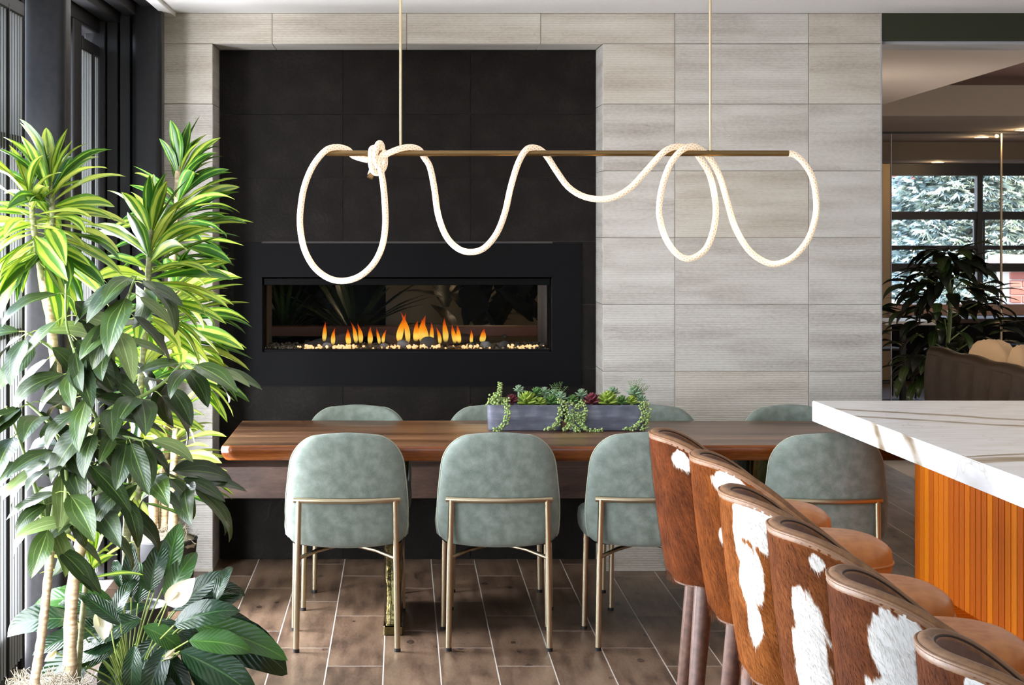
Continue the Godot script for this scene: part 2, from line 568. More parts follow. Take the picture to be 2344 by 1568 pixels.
	textured("green_cane", paint(256, 256, b1, [[0.0, c8(120, 100, 72)], [0.45, c8(128, 134, 92)], [1.0, c8(178, 172, 130)]]), 5.0, 0.7, grey(256, 256, b1), 0.2, true)
	mat("pot_black", c8(34, 34, 37), 0.4)
	mat("moss", c8(142, 132, 114), 0.95)
	mat("soil", c8(48, 38, 30), 0.95)
	mat("succulent_lime", c8(134, 160, 62), 0.5)
	mat("succulent_grey", c8(128, 156, 126), 0.55)
	mat("succulent_green", c8(84, 124, 62), 0.5)
	mat("succulent_red", c8(104, 42, 52), 0.45)
	mat("pearl", c8(148, 172, 104), 0.45)
	for k in ["succulent_lime", "succulent_grey", "succulent_green", "succulent_red", "pearl"]:
		M[k].subsurf_scatter_enabled = true
		M[k].subsurf_scatter_strength = 0.15
	# rope light: woven sleeve over a glowing core
	var rope := per_pixel(64, 64, func(u: float, v: float) -> Color:
		var a := sin((u * 6.0 + v * 4.0) * TAU)
		var b := sin((u * 6.0 - v * 4.0) * TAU)
		var g := 0.66 + 0.34 * maxf(a, b)
		return Color(g, g * 0.985, g * 0.965))
	var rm := mat("rope_glow", c8(196, 188, 174), 0.8)
	rm.emission_enabled = true
	rm.emission_texture = rope
	rm.emission_operator = BaseMaterial3D.EMISSION_OP_MULTIPLY
	rm.emission = c8(255, 226, 190)
	rm.emission_energy_multiplier = 1.12
	rm.uv1_scale = Vector3(1, 1, 1)
	# fire
	var fl := per_pixel(16, 128, func(u: float, v: float) -> Color:
		var x := 1.0 - absf(u - 0.5) * 0.0
		var c := c8(255, 214, 96).lerp(c8(255, 150, 24), smoothstep(0.25, 0.55, v)).lerp(c8(226, 74, 10), smoothstep(0.5, 0.85, v)).lerp(c8(150, 28, 8), smoothstep(0.85, 1.0, v))
		c.a = x * lerpf(0.75, 0.25, smoothstep(0.5, 1.0, v)) * smoothstep(-0.02, 0.2, v)
		return c)
	var fm := mat("flame", Color.WHITE, 1.0, 0.0, 0.0)
	fm.albedo_texture = fl
	fm.albedo_color = Color(0.3, 0.3, 0.3, 1)
	fm.transparency = BaseMaterial3D.TRANSPARENCY_ALPHA
	fm.emission_enabled = true
	fm.emission_texture = fl
	fm.emission_operator = BaseMaterial3D.EMISSION_OP_MULTIPLY
	fm.emission = Color.WHITE
	fm.emission_energy_multiplier = 1.25
	var lb2 := nz(256, 256, 0.3, 97, 2)
	textured("pebble", paint(256, 256, lb2, [[0.0, c8(60, 60, 64)], [0.5, c8(120, 120, 124)], [1.0, c8(190, 188, 184)]]), 12.0, 0.85, lb2_tex(lb2), 0.2, true)
	textured("pebble_dark", paint(256, 256, lb2, [[0.0, c8(30, 29, 29)], [0.5, c8(66, 64, 62)], [1.0, c8(120, 116, 108)]]), 12.0, 0.85, lb2_tex(lb2), 0.2, true)
	mat("crushed_glass", c8(92, 84, 72), 0.2)
	glow("ember", c8(255, 196, 110), 1.2)
	mat("charred", c8(44, 42, 42), 0.9)
	# room surfaces
	textured("plaster", paint(256, 256, nz(256, 256, 0.2, 98, 3), [[0.0, c8(216, 214, 211)], [1.0, c8(226, 224, 221)]]), 1.0, 0.85, null, 0.0, true)
	mat("wall_paint", c8(214, 210, 202), 0.85)
	mat("olive_paint", c8(40, 43, 22), 0.7)
	mat("track_grey", c8(168, 168, 170), 0.4)
	mat("tan_paint", c8(208, 198, 188), 0.85)
	mat("taupe_paint", c8(146, 134, 122), 0.85)
	mat("taupe_dark", c8(104, 95, 86), 0.85)
	mat("sand_paint", c8(180, 164, 136), 0.85)
	textured("dark_wood", paint(w, w, nz(256, 256, 0.03, 99, 4, 8, 1), [[0.0, c8(52, 34, 26)], [1.0, c8(92, 62, 48)]]), 0.8, 0.5)
	textured("slat_wood", paint(w, w, nz(256, 256, 0.03, 99, 4, 8, 1), [[0.0, c8(150, 92, 48)], [1.0, c8(206, 146, 88)]]), 0.8, 0.5)
	textured("red_wood", paint(w, w, nz(256, 256, 0.03, 99, 4, 8, 1), [[0.0, c8(96, 50, 30)], [1.0, c8(140, 82, 54)]]), 0.8, 0.5)
	mat("grout", c8(200, 192, 182), 0.9)
	mat("joint_dark", c8(98, 94, 92), 0.85)
	mat("joint_stone", c8(186, 178, 164), 0.9)
	var gl := mat("clear_glass", GLASS_CLEAR, 0.0)
	gl.transparency = BaseMaterial3D.TRANSPARENCY_ALPHA
	gl.metallic_specular = 0.13
	var sc := mat("pleat", c8(170, 176, 178), 0.8)
	sc.backlight_enabled = true
	sc.backlight = Color(0.3, 0.3, 0.3)
	mat("brick", c8(172, 106, 92), 0.9)
	mat("brick_pale", c8(186, 122, 106), 0.9)
	mat("sandstone", c8(206, 168, 152), 0.9)
	mat("concrete", c8(84, 83, 80), 0.9)
	mat("mortar", c8(206, 196, 186), 0.9)
	mat("render_white", c8(232, 232, 236), 0.9)
	mat("spruce", c8(178, 192, 188), 0.8)
	mat("spruce_light", c8(226, 232, 214), 0.8)
	mat("bark", c8(92, 76, 62), 0.9)
	mat("cushion_cloth", c8(214, 184, 146), 0.95)
	mat("downlight", c8(230, 225, 215), 0.6)
	glow("downlight_glow", c8(255, 210, 150), 2.0)
	mat("bright_white", c8(224, 224, 222), 0.4)
	mat("screen_dark", c8(22, 30, 28), 0.15)

func lb2_tex(data: PackedByteArray) -> ImageTexture:
	return grey(256, 256, data)

# ------------------------------------------------------------------ build
func _ready() -> void:
	rng.seed = 20
	# camera: level, shifted lens
	var cam := Camera3D.new()
	cam.name = "camera"
	cam.projection = Camera3D.PROJECTION_FRUSTUM
	cam.near = 0.1
	cam.far = 200.0
	cam.size = 0.1 * 1568.0 / F
	cam.frustum_offset = Vector2(0.1 * (1172.0 - VX) / F, -0.1 * (784.0 - VY) / F)
	cam.position = Vector3(0, EYE, 0)
	add_child(cam)
	cam.current = true
	# sky and exposure
	var e := Environment.new()
	e.background_mode = Environment.BG_SKY
	var sky := Sky.new()
	var sm := ProceduralSkyMaterial.new()
	sm.sky_top_color = c8(150, 186, 226)
	sm.sky_horizon_color = c8(226, 234, 242)
	sm.sky_curve = 0.3
	sm.ground_horizon_color = c8(196, 192, 184)
	sm.ground_bottom_color = c8(150, 146, 138)
	sm.sky_energy_multiplier = 2.6
	sm.ground_energy_multiplier = 1.0
	sky.sky_material = sm
	e.sky = sky
	e.tonemap_mode = Environment.TONE_MAPPER_LINEAR
	e.tonemap_exposure = 0.72
	e.sdfgi_enabled = true
	e.ssao_enabled = true
	e.ssil_enabled = true
	var we := WorldEnvironment.new()
	we.name = "environment"
	we.environment = e
	add_child(we)
	var sun := DirectionalLight3D.new()
	sun.name = "sun"
	sun.light_color = c8(255, 244, 226)
	sun.light_energy = 6.5
	sun.light_angular_distance = 0.6
	sun.shadow_enabled = true
	add_child(sun)
	sun.look_at_from_position(Vector3.ZERO, Vector3(-0.35, -1.0, -0.5))
	# daylight at the window wall, and an added fill light behind the camera
	daylight("window_daylight", Vector3(-1.80, 0.80, -7.85), Vector2(2.7, 1.5), c8(248, 249, 255), 18.5, Vector3(1, 0, 0))
	daylight("window_daylight_front", Vector3(-1.62, 0.95, -5.4), Vector2(2.0, 1.7), c8(248, 249, 255), 8.0, Vector3(1, 0, 0))
	daylight("rear_fill_light", Vector3(2.4, 1.9, 3.6), Vector2(6.0, 1.6), c8(255, 244, 228), 0.15, Vector3(0, 0, -1))
	materials()
	shell()
	window_wall()
	stone_wall()
	lounge_shell()
	outside()
	fireplace()
	table()
	chairs()
	pendant()
	island()
	stools()
	planters()
	foliage()
	lounge()

func daylight(called: String, where: Vector3, size: Vector2, col: Color, energy: float, towards: Vector3) -> void:
	var a := AreaLight3D.new()
	a.name = called
	a.area_size = size
	a.area_normalize_energy = false
	a.light_energy = energy
	a.light_color = col
	a.shadow_enabled = true
	a.area_range = 30.0
	add_child(a)
	a.look_at_from_position(where, where + towards)

func omni(called: String, where: Vector3, col: Color, energy: float, size: float, parent: Node3D = null) -> void:
	var o := OmniLight3D.new()
	o.name = called
	o.light_color = col
	o.light_energy = energy
	o.light_size = size
	o.omni_range = 12.0
	o.omni_attenuation = 2.0
	o.shadow_enabled = true
	if parent: parent.add_child(o, true)
	else: add_child(o, true)
	o.position = where

# ------------------------------------------------------------------ room
func shell() -> void:
	var floor_o := struct("floor", span(-1.6, 6.2, -0.12, -0.0006, 3.0, -13.6), M.grout, "brown wood-look plank tile floor with pale grout joints")
	# planks: columns 0.2035 wide, running away from the camera, each 0.914 long, a third offset
	for k in range(-8, 15):
		var x0 := 0.135 + 0.2035 * k
		var base := 7.80 - 0.3075 * posmod(k + 1, 3)
		for nn in range(-3, 8):
			var z0 := base + 0.914 * nn
			var z1 := z0 + 0.914
			var far := 9.466 if x0 < 2.1 else 13.5
			var nearest := 5.7 if x0 < 2.1 else 7.6
			if x0 < -1.3: continue
			z0 = maxf(z0, nearest); z1 = minf(z1, far)
			if z1 - z0 < 0.06: continue
			obj("plank", span(x0 + 0.0024, x0 + 0.2011, -0.03, 0.0, -z0 - 0.0030, -z1 + 0.0030, 0.0005, 2, Vector2(rng.randf() * 3.0, rng.randf() * 3.0)), M.floor_wood, floor_o)
	struct("floor_front", span(-1.6, 6.2, -0.003, 0.0, 3.0, -5.69), M.floor_wood)
	struct("ceiling", span(-1.08, 6.2, 2.553, 2.72, 3.1, -9.6), M.plaster, "smooth white plaster ceiling above the table")
	struct("wall_right", span(6.1, 6.3, -0.1, 2.7, 3.1, -9.2), M.wall_paint)
	var g := Geo.new()
	g.box(Vector3(2.4, 0.5, 3.1), Vector3(7.8, 1.2, 0.2))
	g.box(Vector3(2.4, 2.63, 3.1), Vector3(7.8, 0.2, 0.2))
	g.box(Vector3(-1.2, 1.5, 3.1), Vector3(0.6, 2.3, 0.2))
	g.box(Vector3(5.95, 1.5, 3.1), Vector3(0.7, 2.3, 0.2))
	for k in 3: g.box(Vector3(0.6 + k * 1.6, 1.5, 3.1), Vector3(0.08, 2.0, 0.12))
	struct("wall_rear_unseen", g.mesh(), M.wall_paint)  # unseen wall, its window openings added to let the rear fill light in

func window_wall() -> void:
	# rounded square steel posts standing inside the glass
	var prof := PackedVector2Array()
	for q in 4:
		for s in 7:
			var a := PI / 2 * q + PI / 2 * s / 6.0
			var c := Vector2([1, -1, -1, 1][q], [1, 1, -1, -1][q]) * 0.040
			prof.append(c + Vector2(cos(a), sin(a)) * 0.027)
	for z in [1.35, 3.9, 6.45, 8.93]:
		var o := struct("trim_1", Geo.new().prism(prof, 0.0, 2.62, true).mesh(), M.column_steel, "black steel column with rounded edges inside the window wall")
		o.position = Vector3(-1.145 if z < 8 else -1.137, 0, -z)
		if z > 8: o.position.x = -1.137
	# ceiling edge and stepped black head above the glass
	struct("trim_2", span(-1.085, -1.035, 2.535, 2.56, 3.0, -9.12, 0.002), M.plaster)
	var g := Geo.new()
	g.box(Vector3(-1.3, 2.66, -3.1), Vector3(0.46, 0.14, 12.4))
	for s in [[-1.40, 0.10, 2.44], [-1.30, 0.07, 2.49], [-1.215, 0.06, 2.52], [-1.14, 0.05, 2.555]]:
		g.box(Vector3(s[0], (s[2] + 2.62) / 2, -3.1), Vector3(s[1], 2.62 - s[2], 12.4), 0.004)
	struct("trim_3", g.mesh(), M.frame_black, "stepped black window head")
	# stepped jamb where the window wall meets the stone wall
	g = Geo.new()
	for s in [[-1.42, -1.325, 8.905], [-1.325, -1.27, 8.925], [-1.27, -1.215, 8.945], [-1.215, -1.18, 8.965], [-1.18, -1.09, 9.06]]:
		g.box(Vector3((s[0] + s[1]) / 2, 1.3, -(s[2] + 9.4) / 2), Vector3(s[1] - s[0] - 0.004, 2.6, 9.4 - s[2]), 0.004)
	struct("wall_left", g.mesh(), M.frame_black, "stepped black window jamb")
	# frames: posts, rails and clear panes
	var bays := [[2.9, 0.35], [0.25, -2.0], [-2.1, -4.55], [-4.65, -7.13], [-7.33, -8.24]]
	for i in bays.size():
		var a: float = bays[i][0]
		var b: float = bays[i][1]
		var w := struct("window_%d" % (i + 1), Geo.new().box(Vector3(-1.40, 0.09, (a + b) / 2), Vector3(0.06, 0.18, a - b), 0.004).box(Vector3(-1.40, 2.42, (a + b) / 2), Vector3(0.06, 0.12, a - b), 0.004).mesh(), M.frame_black, "tall black framed window")
		obj("pane", span(-1.403, -1.397, 0.18, 2.36, a, b), M.clear_glass, w)
		if i < 4:
			obj("rail", span(-1.43, -1.36, 1.847, 1.907, a, b, 0.004), M.frame_black, w)
			obj("rail", span(-1.43, -1.36, 1.195, 1.222, a, b, 0.004), M.frame_black, w)
		obj("mullion", span(-1.44, -1.355, 0.0, 2.45, b, b - (0.2 if i > 2 else 0.1), 0.006), M.frame_black, w)
		if i == 3: obj("mullion", span(-1.365, -1.35, 0.0, 2.45, b - 0.02, b - 0.05), M.frame_black, w)
	# gathered pleated insect screens
	for s in [[6.55, 7.13, -1.375], [8.44, 8.90, -1.375]]:
		var R := []
		var cnt := int((s[1] - s[0]) / 0.046)
		for yy in 2:
			var row := PackedVector3Array()
			for k in cnt * 4 + 1:
				var ph := k / 4.0
				row.append(Vector3(s[2] + 0.018 * absf(fposmod(ph, 1.0) * 2.0 - 1.0), 2.36 if yy == 1 else 0.04, -s[0] - ph * (s[1] - s[0]) / cnt))
			R.append(row)
		var gg := Geo.new()
		for k in R[0].size() - 1:
			var nn: Vector3 = (R[0][k + 1] - R[0][k]).cross(Vector3.UP).normalized()
			if nn.x < 0: nn = -nn
			gg.flat([R[0][k], R[0][k + 1], R[1][k + 1], R[1][k]], nn)
		var o := thing("pleated_screen", "grey pleated insect screen gathered at the glass before the thick steel column" if s[0] < 7 else "grey pleated insect screen gathered between the two black steel columns", "screen", Vector3.ZERO, 0.0, "")
		obj("pleated_mesh", gg.mesh(), M.pleat, o)
		var rg := Geo.new()
		for k in cnt + 1:
			var zz: float = -s[0] - k * (s[1] - s[0]) / cnt
			rg.box(Vector3(s[2] + 0.0183, 1.2, zz), Vector3(0.0012, 2.3, 0.003))
		stuff(obj("fold_shade_line", rg.mesh(), M.frame_black, o))  # dark lines added for the shade between the pleats
		obj("head_rail", span(s[2] - 0.02, s[2] + 0.025, 2.33, 2.38, -s[0], -s[1], 0.003), M.frame_black, o)
		obj("draw_rail", span(s[2] - 0.012, s[2] + 0.026, 0.03, 2.35, -s[0] - 0.30, -s[0] - 0.315, 0.002), M.frame_black, o)

func stone_wall() -> void:
	var D := 9.13
	var px := func(p: float) -> float: return (p - VX) / F * D
	var py := func(p: float) -> float: return EYE - (p - VY) / F * D
	var nl: float = px.call(487); var nr: float = px.call(1380); var nt: float = py.call(100)
	var g := Geo.new()
	g.box(Vector3((-1.3 + nl - 0.01) / 2, 1.3, -9.66), Vector3(nl - 0.01 + 1.3, 2.7, 1.04))
	g.box(Vector3((nr + 0.01 + 2.19) / 2, 1.3, -9.66), Vector3(2.19 - nr - 0.01, 2.7, 1.04))
	g.box(Vector3((nl + nr) / 2, (nt + 0.01 + 2.65) / 2, -9.66), Vector3(nr - nl + 0.02, 2.65 - nt - 0.01, 1.04))
	var wall := struct("wall_back", g.mesh(), M.joint_stone, "tall wall of ribbed beige travertine tiles around a recess")
	var xs := [375.0, 623.0, 931.0, 1238.0, 1545.0, 1851.0, 2020.0]
	var ys := [30.0, 100.0, 238.0, 391.0, 544.0, 697.0, 850.0, 1003.0, 1156.0, 1308.0]
	var gp := 0.0011
	var tile := func(x0: float, x1: float, y0: float, y1: float) -> void:
		var warm := y0 < 120 and x1 < 1600 or rng.randf() < 0.2
		obj("tile", span(px.call(x0) + gp, px.call(x1) - gp, py.call(y0) - gp, maxf(py.call(y1) + gp, 0.001), -D, -D - 0.0105, 0.0012, 0, Vector2(rng.randf() * 3.0, rng.randf() * 3.0)), M.travertine_warm if warm else M.travertine, wall)
	for i in 6: tile.call(xs[i], xs[i + 1], ys[0], ys[1])
	for j in range(1, 9):
		tile.call(375.0, 487.0, ys[j], ys[j + 1])
		tile.call(1380.0, 1545.0, ys[j], ys[j + 1])
		tile.call(1545.0, 1851.0, ys[j], ys[j + 1])
		tile.call(1851.0, 2020.0, ys[j], ys[j + 1])
		for s in [nl, nr]:   # reveals at both sides
			var t: float = -0.0105 if s < 0 else 0.0105
			obj("tile", span(s, s + t, py.call(ys[j]) - gp, maxf(py.call(ys[j + 1]) + gp, 0.001), -D - 0.012, -9.46, 0.001, 2, Vector2(rng.randf() * 3.0, rng.randf() * 3.0)), M.travertine, wall)
	for c in [[487.0, 623.0], [623.0, 931.0], [931.0, 1238.0], [1238.0, 1380.0]]:
		obj("tile", span(px.call(c[0]) + gp, px.call(c[1]) - gp, nt, nt + 0.0105, -D - 0.012, -9.46, 0.001, 0, Vector2(rng.randf() * 3.0, rng.randf())), M.travertine, wall)
	struct("trim_4", span(2.186, 2.192, 0.0, 2.553, -9.128, -9.16), M.track_grey, "thin metal edge of the stone wall")
	struct("baseboard_back", span(-1.1, nl, 0.0, 0.012, -9.125, -9.13), M.joint_stone)
	# recess: dark stone tiles
	D = 9.461
	var hx0 := -0.6646; var hx1 := 0.708; var hy0 := 0.981; var hy1 := 1.337
	g = Geo.new()
	g.box(Vector3((nl + hx0) / 2, 1.25, -9.82), Vector3(hx0 - nl, 2.5, 0.70))
	g.box(Vector3((nr + hx1) / 2, 1.25, -9.82), Vector3(nr - hx1, 2.5, 0.70))
	g.box(Vector3((hx0 + hx1) / 2, hy0 / 2, -9.82), Vector3(hx1 - hx0, hy0, 0.70))
	g.box(Vector3((hx0 + hx1) / 2, (hy1 + 2.5) / 2, -9.82), Vector3(hx1 - hx0, 2.5 - hy1, 0.70))
	var niche := struct("wall_niche", g.mesh(), M.joint_dark, "recess lined with dark charcoal stone tiles")
	var dx := [500.0, 785.0, 1077.0, 1366.0]
	var dy := [115.0, 262.0, 407.0, 553.0, 697.0, 845.0, 991.0, 1136.0, 1281.0]
	var qx := func(p: float) -> float: return (p - VX) / F * 9.461
	var qy := func(p: float) -> float: return EYE - (p - VY) / F * 9.461
	for j in 8:
		for i in 3:
			var x0: float = qx.call(dx[i]); var x1: float = qx.call(dx[i + 1])
			if i == 0: x0 = nl + 0.001
			if i == 2: x1 = nr - 0.001
			if j == 3 or j == 4:
				if i == 1: continue
				if i == 0: x1 = hx0 - 0.002
				else: x0 = hx1 + 0.002
			obj("tile", span(x0 + gp, x1 - gp, qy.call(dy[j]) - gp, maxf(qy.call(dy[j + 1]) + gp, 0.001), -9.461, -9.47, 0.001, 0, Vector2(rng.randf() * 3.0, rng.randf() * 3.0)), M.dark_tile, niche)
	# floating hearth ledge
	var h := thing("hearth_ledge", "long floating dark wood ledge spanning the recess below the fire", "ledge", Vector3((nl + nr) / 2, 0.333, -9.29))
	var hw := (nr - nl) / 2
	for s in [[-hw + 0.001, 0.32 - (nl + nr) / 2], [0.32 - (nl + nr) / 2, hw - 0.001]]:
		obj("front_board", span(s[0] + 0.0008, s[1] - 0.0008, 0.0, 0.144, 0.158, 0.145, 0.0015, 0, Vector2(rng.randf(), rng.randf())), M.hearth_wood, h)
		obj("top_board", span(s[0] + 0.0008, s[1] - 0.0008, 0.131, 0.1445, 0.144, -0.168, 0.0015, 0, Vector2(rng.randf(), rng.randf())), M.hearth_wood, h)
	obj("core", span(-hw + 0.002, hw - 0.002, 0.002, 0.13, 0.144, -0.168), M.interior_black, h)

func lounge_shell() -> void:
	# green header over the opening, with a pale track under it
	struct("trim_5", span(2.19, 6.2, 2.427, 2.553, -9.13, -9.47), M.olive_paint, "dark olive painted header over the opening")
	struct("trim_6", span(2.19, 6.2, 2.412, 2.427, -9.15, -9.47, 0.002), M.track_grey, "pale track under the green header")
	struct("wall_partition", span(2.06, 2.185, -0.1, 2.7, -9.62, -10.2), M.tan_paint)
	# low tan ceiling whose edge runs away at a slant, higher wood ceiling beside it
	var out := PackedVector2Array([Vector2(2.06, -9.48), Vector2(3.165, -9.48), Vector2(3.37, -14.0), Vector2(2.06, -14.0)])
	struct("ceiling_low", Geo.new().prism(out, 2.42, 2.50).mesh(), M.tan_paint, "low tan plaster ceiling with a slanting edge")
	struct("ceiling_wood", span(2.0, 8.0, 2.556, 2.66, -9.48, -14.1), M.dark_wood, "dark wood ceiling of the lounge")
	struct("trim_7", span(2.0, 9.0, 2.341, 2.66, -14.0, -18.6), M.taupe_paint, "taupe bulkhead above the glass partition")
	struct("trim_8", span(2.0, 9.5, 2.178, 2.66, -18.6, -20.0), M.taupe_dark, "dark taupe bulkhead before the far windows")
	struct("floor_lounge", span(1.0, 9.5, -0.12, 0.0, -13.5, -20.2), M.floor_wood)
	struct("wall_lounge", span(2.06, 2.185, -0.1, 2.7, -10.2, -20.2), M.tan_paint)
	struct("wall_lounge_far", span(1.9, 4.885, -0.1, 2.7, -19.98, -20.15), M.sand_paint, "sand painted wall beside the far windows")
	struct("wall_lounge_right", span(9.3, 9.5, -0.1, 2.7, -9.4, -20.2), M.tan_paint)
	struct("ceiling_lounge_side", span(6.2, 9.5, 2.56, 2.7, -9.3, -14.1), M.tan_paint)
	struct("wall_lounge_near", span(6.2, 9.5, -0.1, 2.7, -9.2, -9.4), M.tan_paint)
	# frameless glass partition
	var part := struct("window_6", span(3.9, 8.0, 2.325, 2.341, -16.48, -16.52), M.frame_black, "glass partition with thin metal posts")
	obj("pane", span(4.06, 4.93, 0.02, 2.32, -16.497, -16.503), M.clear_glass, part)
	obj("pane", span(4.97, 6.4, 0.02, 2.32, -16.497, -16.503), M.clear_glass, part)
	obj("post", span(4.94, 4.958, 0.02, 2.33, -16.49, -16.51, 0.003), M.champagne, part)
	obj("post", span(4.035, 4.043, 0.02, 2.33, -16.49, -16.51, 0.001), M.track_grey, part)
	# far windows: black frames, rows of panes
	var z := -20.0
	var yy := func(p: float) -> float: return EYE - (p - VY) / F * 20.0
	var xx := func(p: float) -> float: return (p - VX) / F * 20.0
	var win := struct("window_7", span(4.7, 9.4, yy.call(402), 2.66, z, z - 0.12), M.frame_black, "black framed far window of the lounge")
	for r in [[484.0, 503.0], [562.0, 572.0], [603.0, 622.0]]:
		obj("rail", span(4.86, 9.4, yy.call(r[0]), yy.call(r[1]), z - 0.02, z - 0.1, 0.004), M.frame_black, win)
	var xm := 2238.0
	while xm < 2900.0:
		obj("mullion", span(xx.call(xm), xx.call(xm + 13), 0.70, 2.1, z - 0.01, z - 0.12, 0.004), M.frame_black, win)
		obj("casement", span(xx.call(xm - 6), xx.call(xm + 19), yy.call(604), yy.call(502), z - 0.03, z - 0.09, 0.004), M.frame_black, win)
		xm += 212.0
	obj("sill", span(4.86, 9.4, 0.66, yy.call(696), z + 0.06, z - 0.16, 0.006), M.sandstone, win)
	for r in [[402.0, 484.0], [503.0, 562.0], [572.0, 603.0], [622.0, 696.0]]:
		obj("pane", span(4.87, xx.call(2238.0), yy.call(r[1]), yy.call(r[0]), z - 0.055, z - 0.061), M.clear_glass, win)
		obj("pane", span(xx.call(2251.0), 9.3, yy.call(r[1]), yy.call(r[0]), z - 0.055, z - 0.061), M.clear_glass, win)
	struct("wall_lounge_sill", span(4.8, 9.5, -0.1, 0.66, z, z - 0.15), M.interior_black)

func outside() -> void:
	struct("ground", span(-40.0, 60.0, -0.4, -0.13, 30.0, -90.0), M.concrete)
	# masonry pier with a rough stone cap
	var p := thing("masonry_pier", "pink brick pier with a rough stone cap outside the far window", "pier", Vector3(7.62, 0.0, -24.2))
	obj("core", span(-0.33, 0.33, -0.13, 1.0, 0.3, -0.3), M.mortar, p)
	for r in 11:
		for k in 3:
			var x0 := -0.34 + k * 0.27 - (0.13 if r % 2 else 0.0)
			var x1 := minf(x0 + 0.26, 0.34)
			x0 = maxf(x0, -0.34)
			obj("brick", span(x0, x1, -0.02 + r * 0.093, 0.062 + r * 0.093, 0.31, 0.25, 0.004), M.brick if rng.randf() < 0.6 else M.brick_pale, p)
	obj("cap_stone", Geo.new().puff(Vector3(0, 1.10, 0), Vector3(0.86, 0.19, 0.8), 0.25, 0.2, 8, 20, 0.03, 3).mesh(), M.sandstone, p)
	var lw := thing("garden_wall", "low rough sandstone coping running outside the far windows", "wall", Vector3(7.2, 0.0, -22.6))
	for k in 4:
		obj("coping_stone", Geo.new().puff(Vector3(-2.0 + k * 1.3, 0.58, 0), Vector3(1.29, 0.16, 0.34), 0.2, 0.15, 8, 20, 0.03, k).mesh(), M.sandstone, lw)
	obj("wall_body", span(-2.6, 2.6, -0.13, 0.51, 0.13, -0.13), M.brick, lw)
	# building across the street
	var b := thing("street_building", "pale building with a red brick upper floor beyond the trees", "building", Vector3(14.5, 0, -46.0))
	obj("ground_floor", span(-3.2, 6.0, -0.13, 2.06, 1.0, -6.0, 0.03), M.render_white, b)
	obj("upper_floor", span(-3.2, 6.0, 2.06, 6.0, 0.95, -6.0, 0.02), M.brick, b)
	var cor := obj("cornice", span(-3.3, 6.1, 1.95, 2.06, 1.1, 0.9, 0.02), M.sandstone, b)
	cor.set_meta("label", "pale stone band")
	var t := TextMesh.new()
	var fo := SystemFont.new()
	fo.font_names = PackedStringArray(["Droid Serif"])
	t.font = fo
	t.text = "We Denver"
	t.font_size = 40
	t.pixel_size = 0.0042
	t.depth = 0.01
	obj("lettering", t, M.track_grey, b, Transform3D(Basis(), Vector3(-0.02, 1.12, 1.01)))
	# trees: trunk and a crown of many needle sprays
	var spray := Geo.new()
	for k in 5:
		var a := -0.9 + 0.45 * k
		var d := Vector3(cos(a), -0.15 + 0.1 * (k % 2), sin(a))
		var s := d.cross(Vector3.UP).normalized() * 0.045
		spray.tri(s, -s, d * 0.42, Vector3.UP, Vector3.UP, Vector3.UP)
		spray.tri(s + Vector3(0, 0.05, 0), -s - Vector3(0, 0.05, 0), d * 0.36 + Vector3(0, 0.04, 0), Vector3.UP, Vector3.UP, Vector3.UP)
	var sm := spray.mesh()
	var spots := [[8.0, 28.0, 5.4, 1.9, "blue grey spruce straight outside the far window with low branches"], [9.9, 33.0, 6.0, 2.2, "pale spruce behind the pink brick pier"], [6.6, 36.0, 7.0, 2.4, "tall grey green spruce at the far end of the street"], [11.8, 40.0, 6.0, 2.2, "light conifer in front of the pale building"]]
	for i in spots.size():
		var q = spots[i]
		var tr := thing("spruce_tree", q[4], "tree", Vector3(q[0], -0.13, -q[1]), 0.0, "street trees")
		obj("trunk", Geo.new().tube(PackedVector3Array([Vector3.ZERO, Vector3(0.03, q[2] * 0.5, 0), Vector3(0, q[2], 0)]), [0.14, 0.09, 0.02], 8).mesh(), M.bark, tr)
		for half in 2:
			var mm := MultiMesh.new()
			mm.transform_format = MultiMesh.TRANSFORM_3D
			mm.mesh = sm
			mm.instance_count = 7000
			for k in 7000:
				var hgt := pow(rng.randf(), 1.6)
				var ang := rng.randf() * TAU
				var rad: float = (1.0 - hgt) * q[3] * (0.35 + 0.65 * sqrt(rng.randf()))
				var bs := Basis(Vector3.UP, -ang + rng.randf_range(-0.5, 0.5)) * Basis(Vector3.BACK, rng.randf_range(-0.5, 0.3)) * Basis(Vector3.RIGHT, rng.randf_range(-0.6, 0.6))
				mm.set_instance_transform(k, Transform3D(bs.scaled(Vector3.ONE * rng.randf_range(0.18, 0.5)), Vector3(cos(ang) * rad, 0.1 + hgt * q[2] - rad * 0.12, sin(ang) * rad)))
			var mi := MultiMeshInstance3D.new()
			mi.name = "crown"
			mi.multimesh = mm
			mi.material_override = M.spruce if half == 0 else M.spruce_light
			tr.add_child(mi, true)
			mi.set_meta("kind", "stuff")

# ------------------------------------------------------------------ fireplace
func flame_mesh(w: float, h: float, lean: float, sd: float) -> ArrayMesh:
	var R := []
	for i in 13:
		var v := i / 12.0
		var r := w * 0.5 * pow(sin(PI * pow(clampf(v * 0.96 + 0.04, 0, 1), 0.62)), 1.1)
		if i == 12: r = 0.0
		var row := PackedVector3Array()
		for j in 11:
			var a := TAU * j / 10
			row.append(Vector3(cos(a) * r + lean * v * v * h + sin(v * 6.0 + sd) * 0.12 * w * v, v * h, sin(a) * r * 0.7))
		R.append(row)
	return Geo.new().grid(R, true, -1.0).mesh()

func sheet(x0: float, x1: float, y0: float, y1: float, z: float) -> ArrayMesh:
	var g := Geo.new()
	g.flat([Vector3(x0, y0, z), Vector3(x1, y0, z), Vector3(x1, y1, z), Vector3(x0, y1, z)], Vector3.BACK)
	return g.mesh()

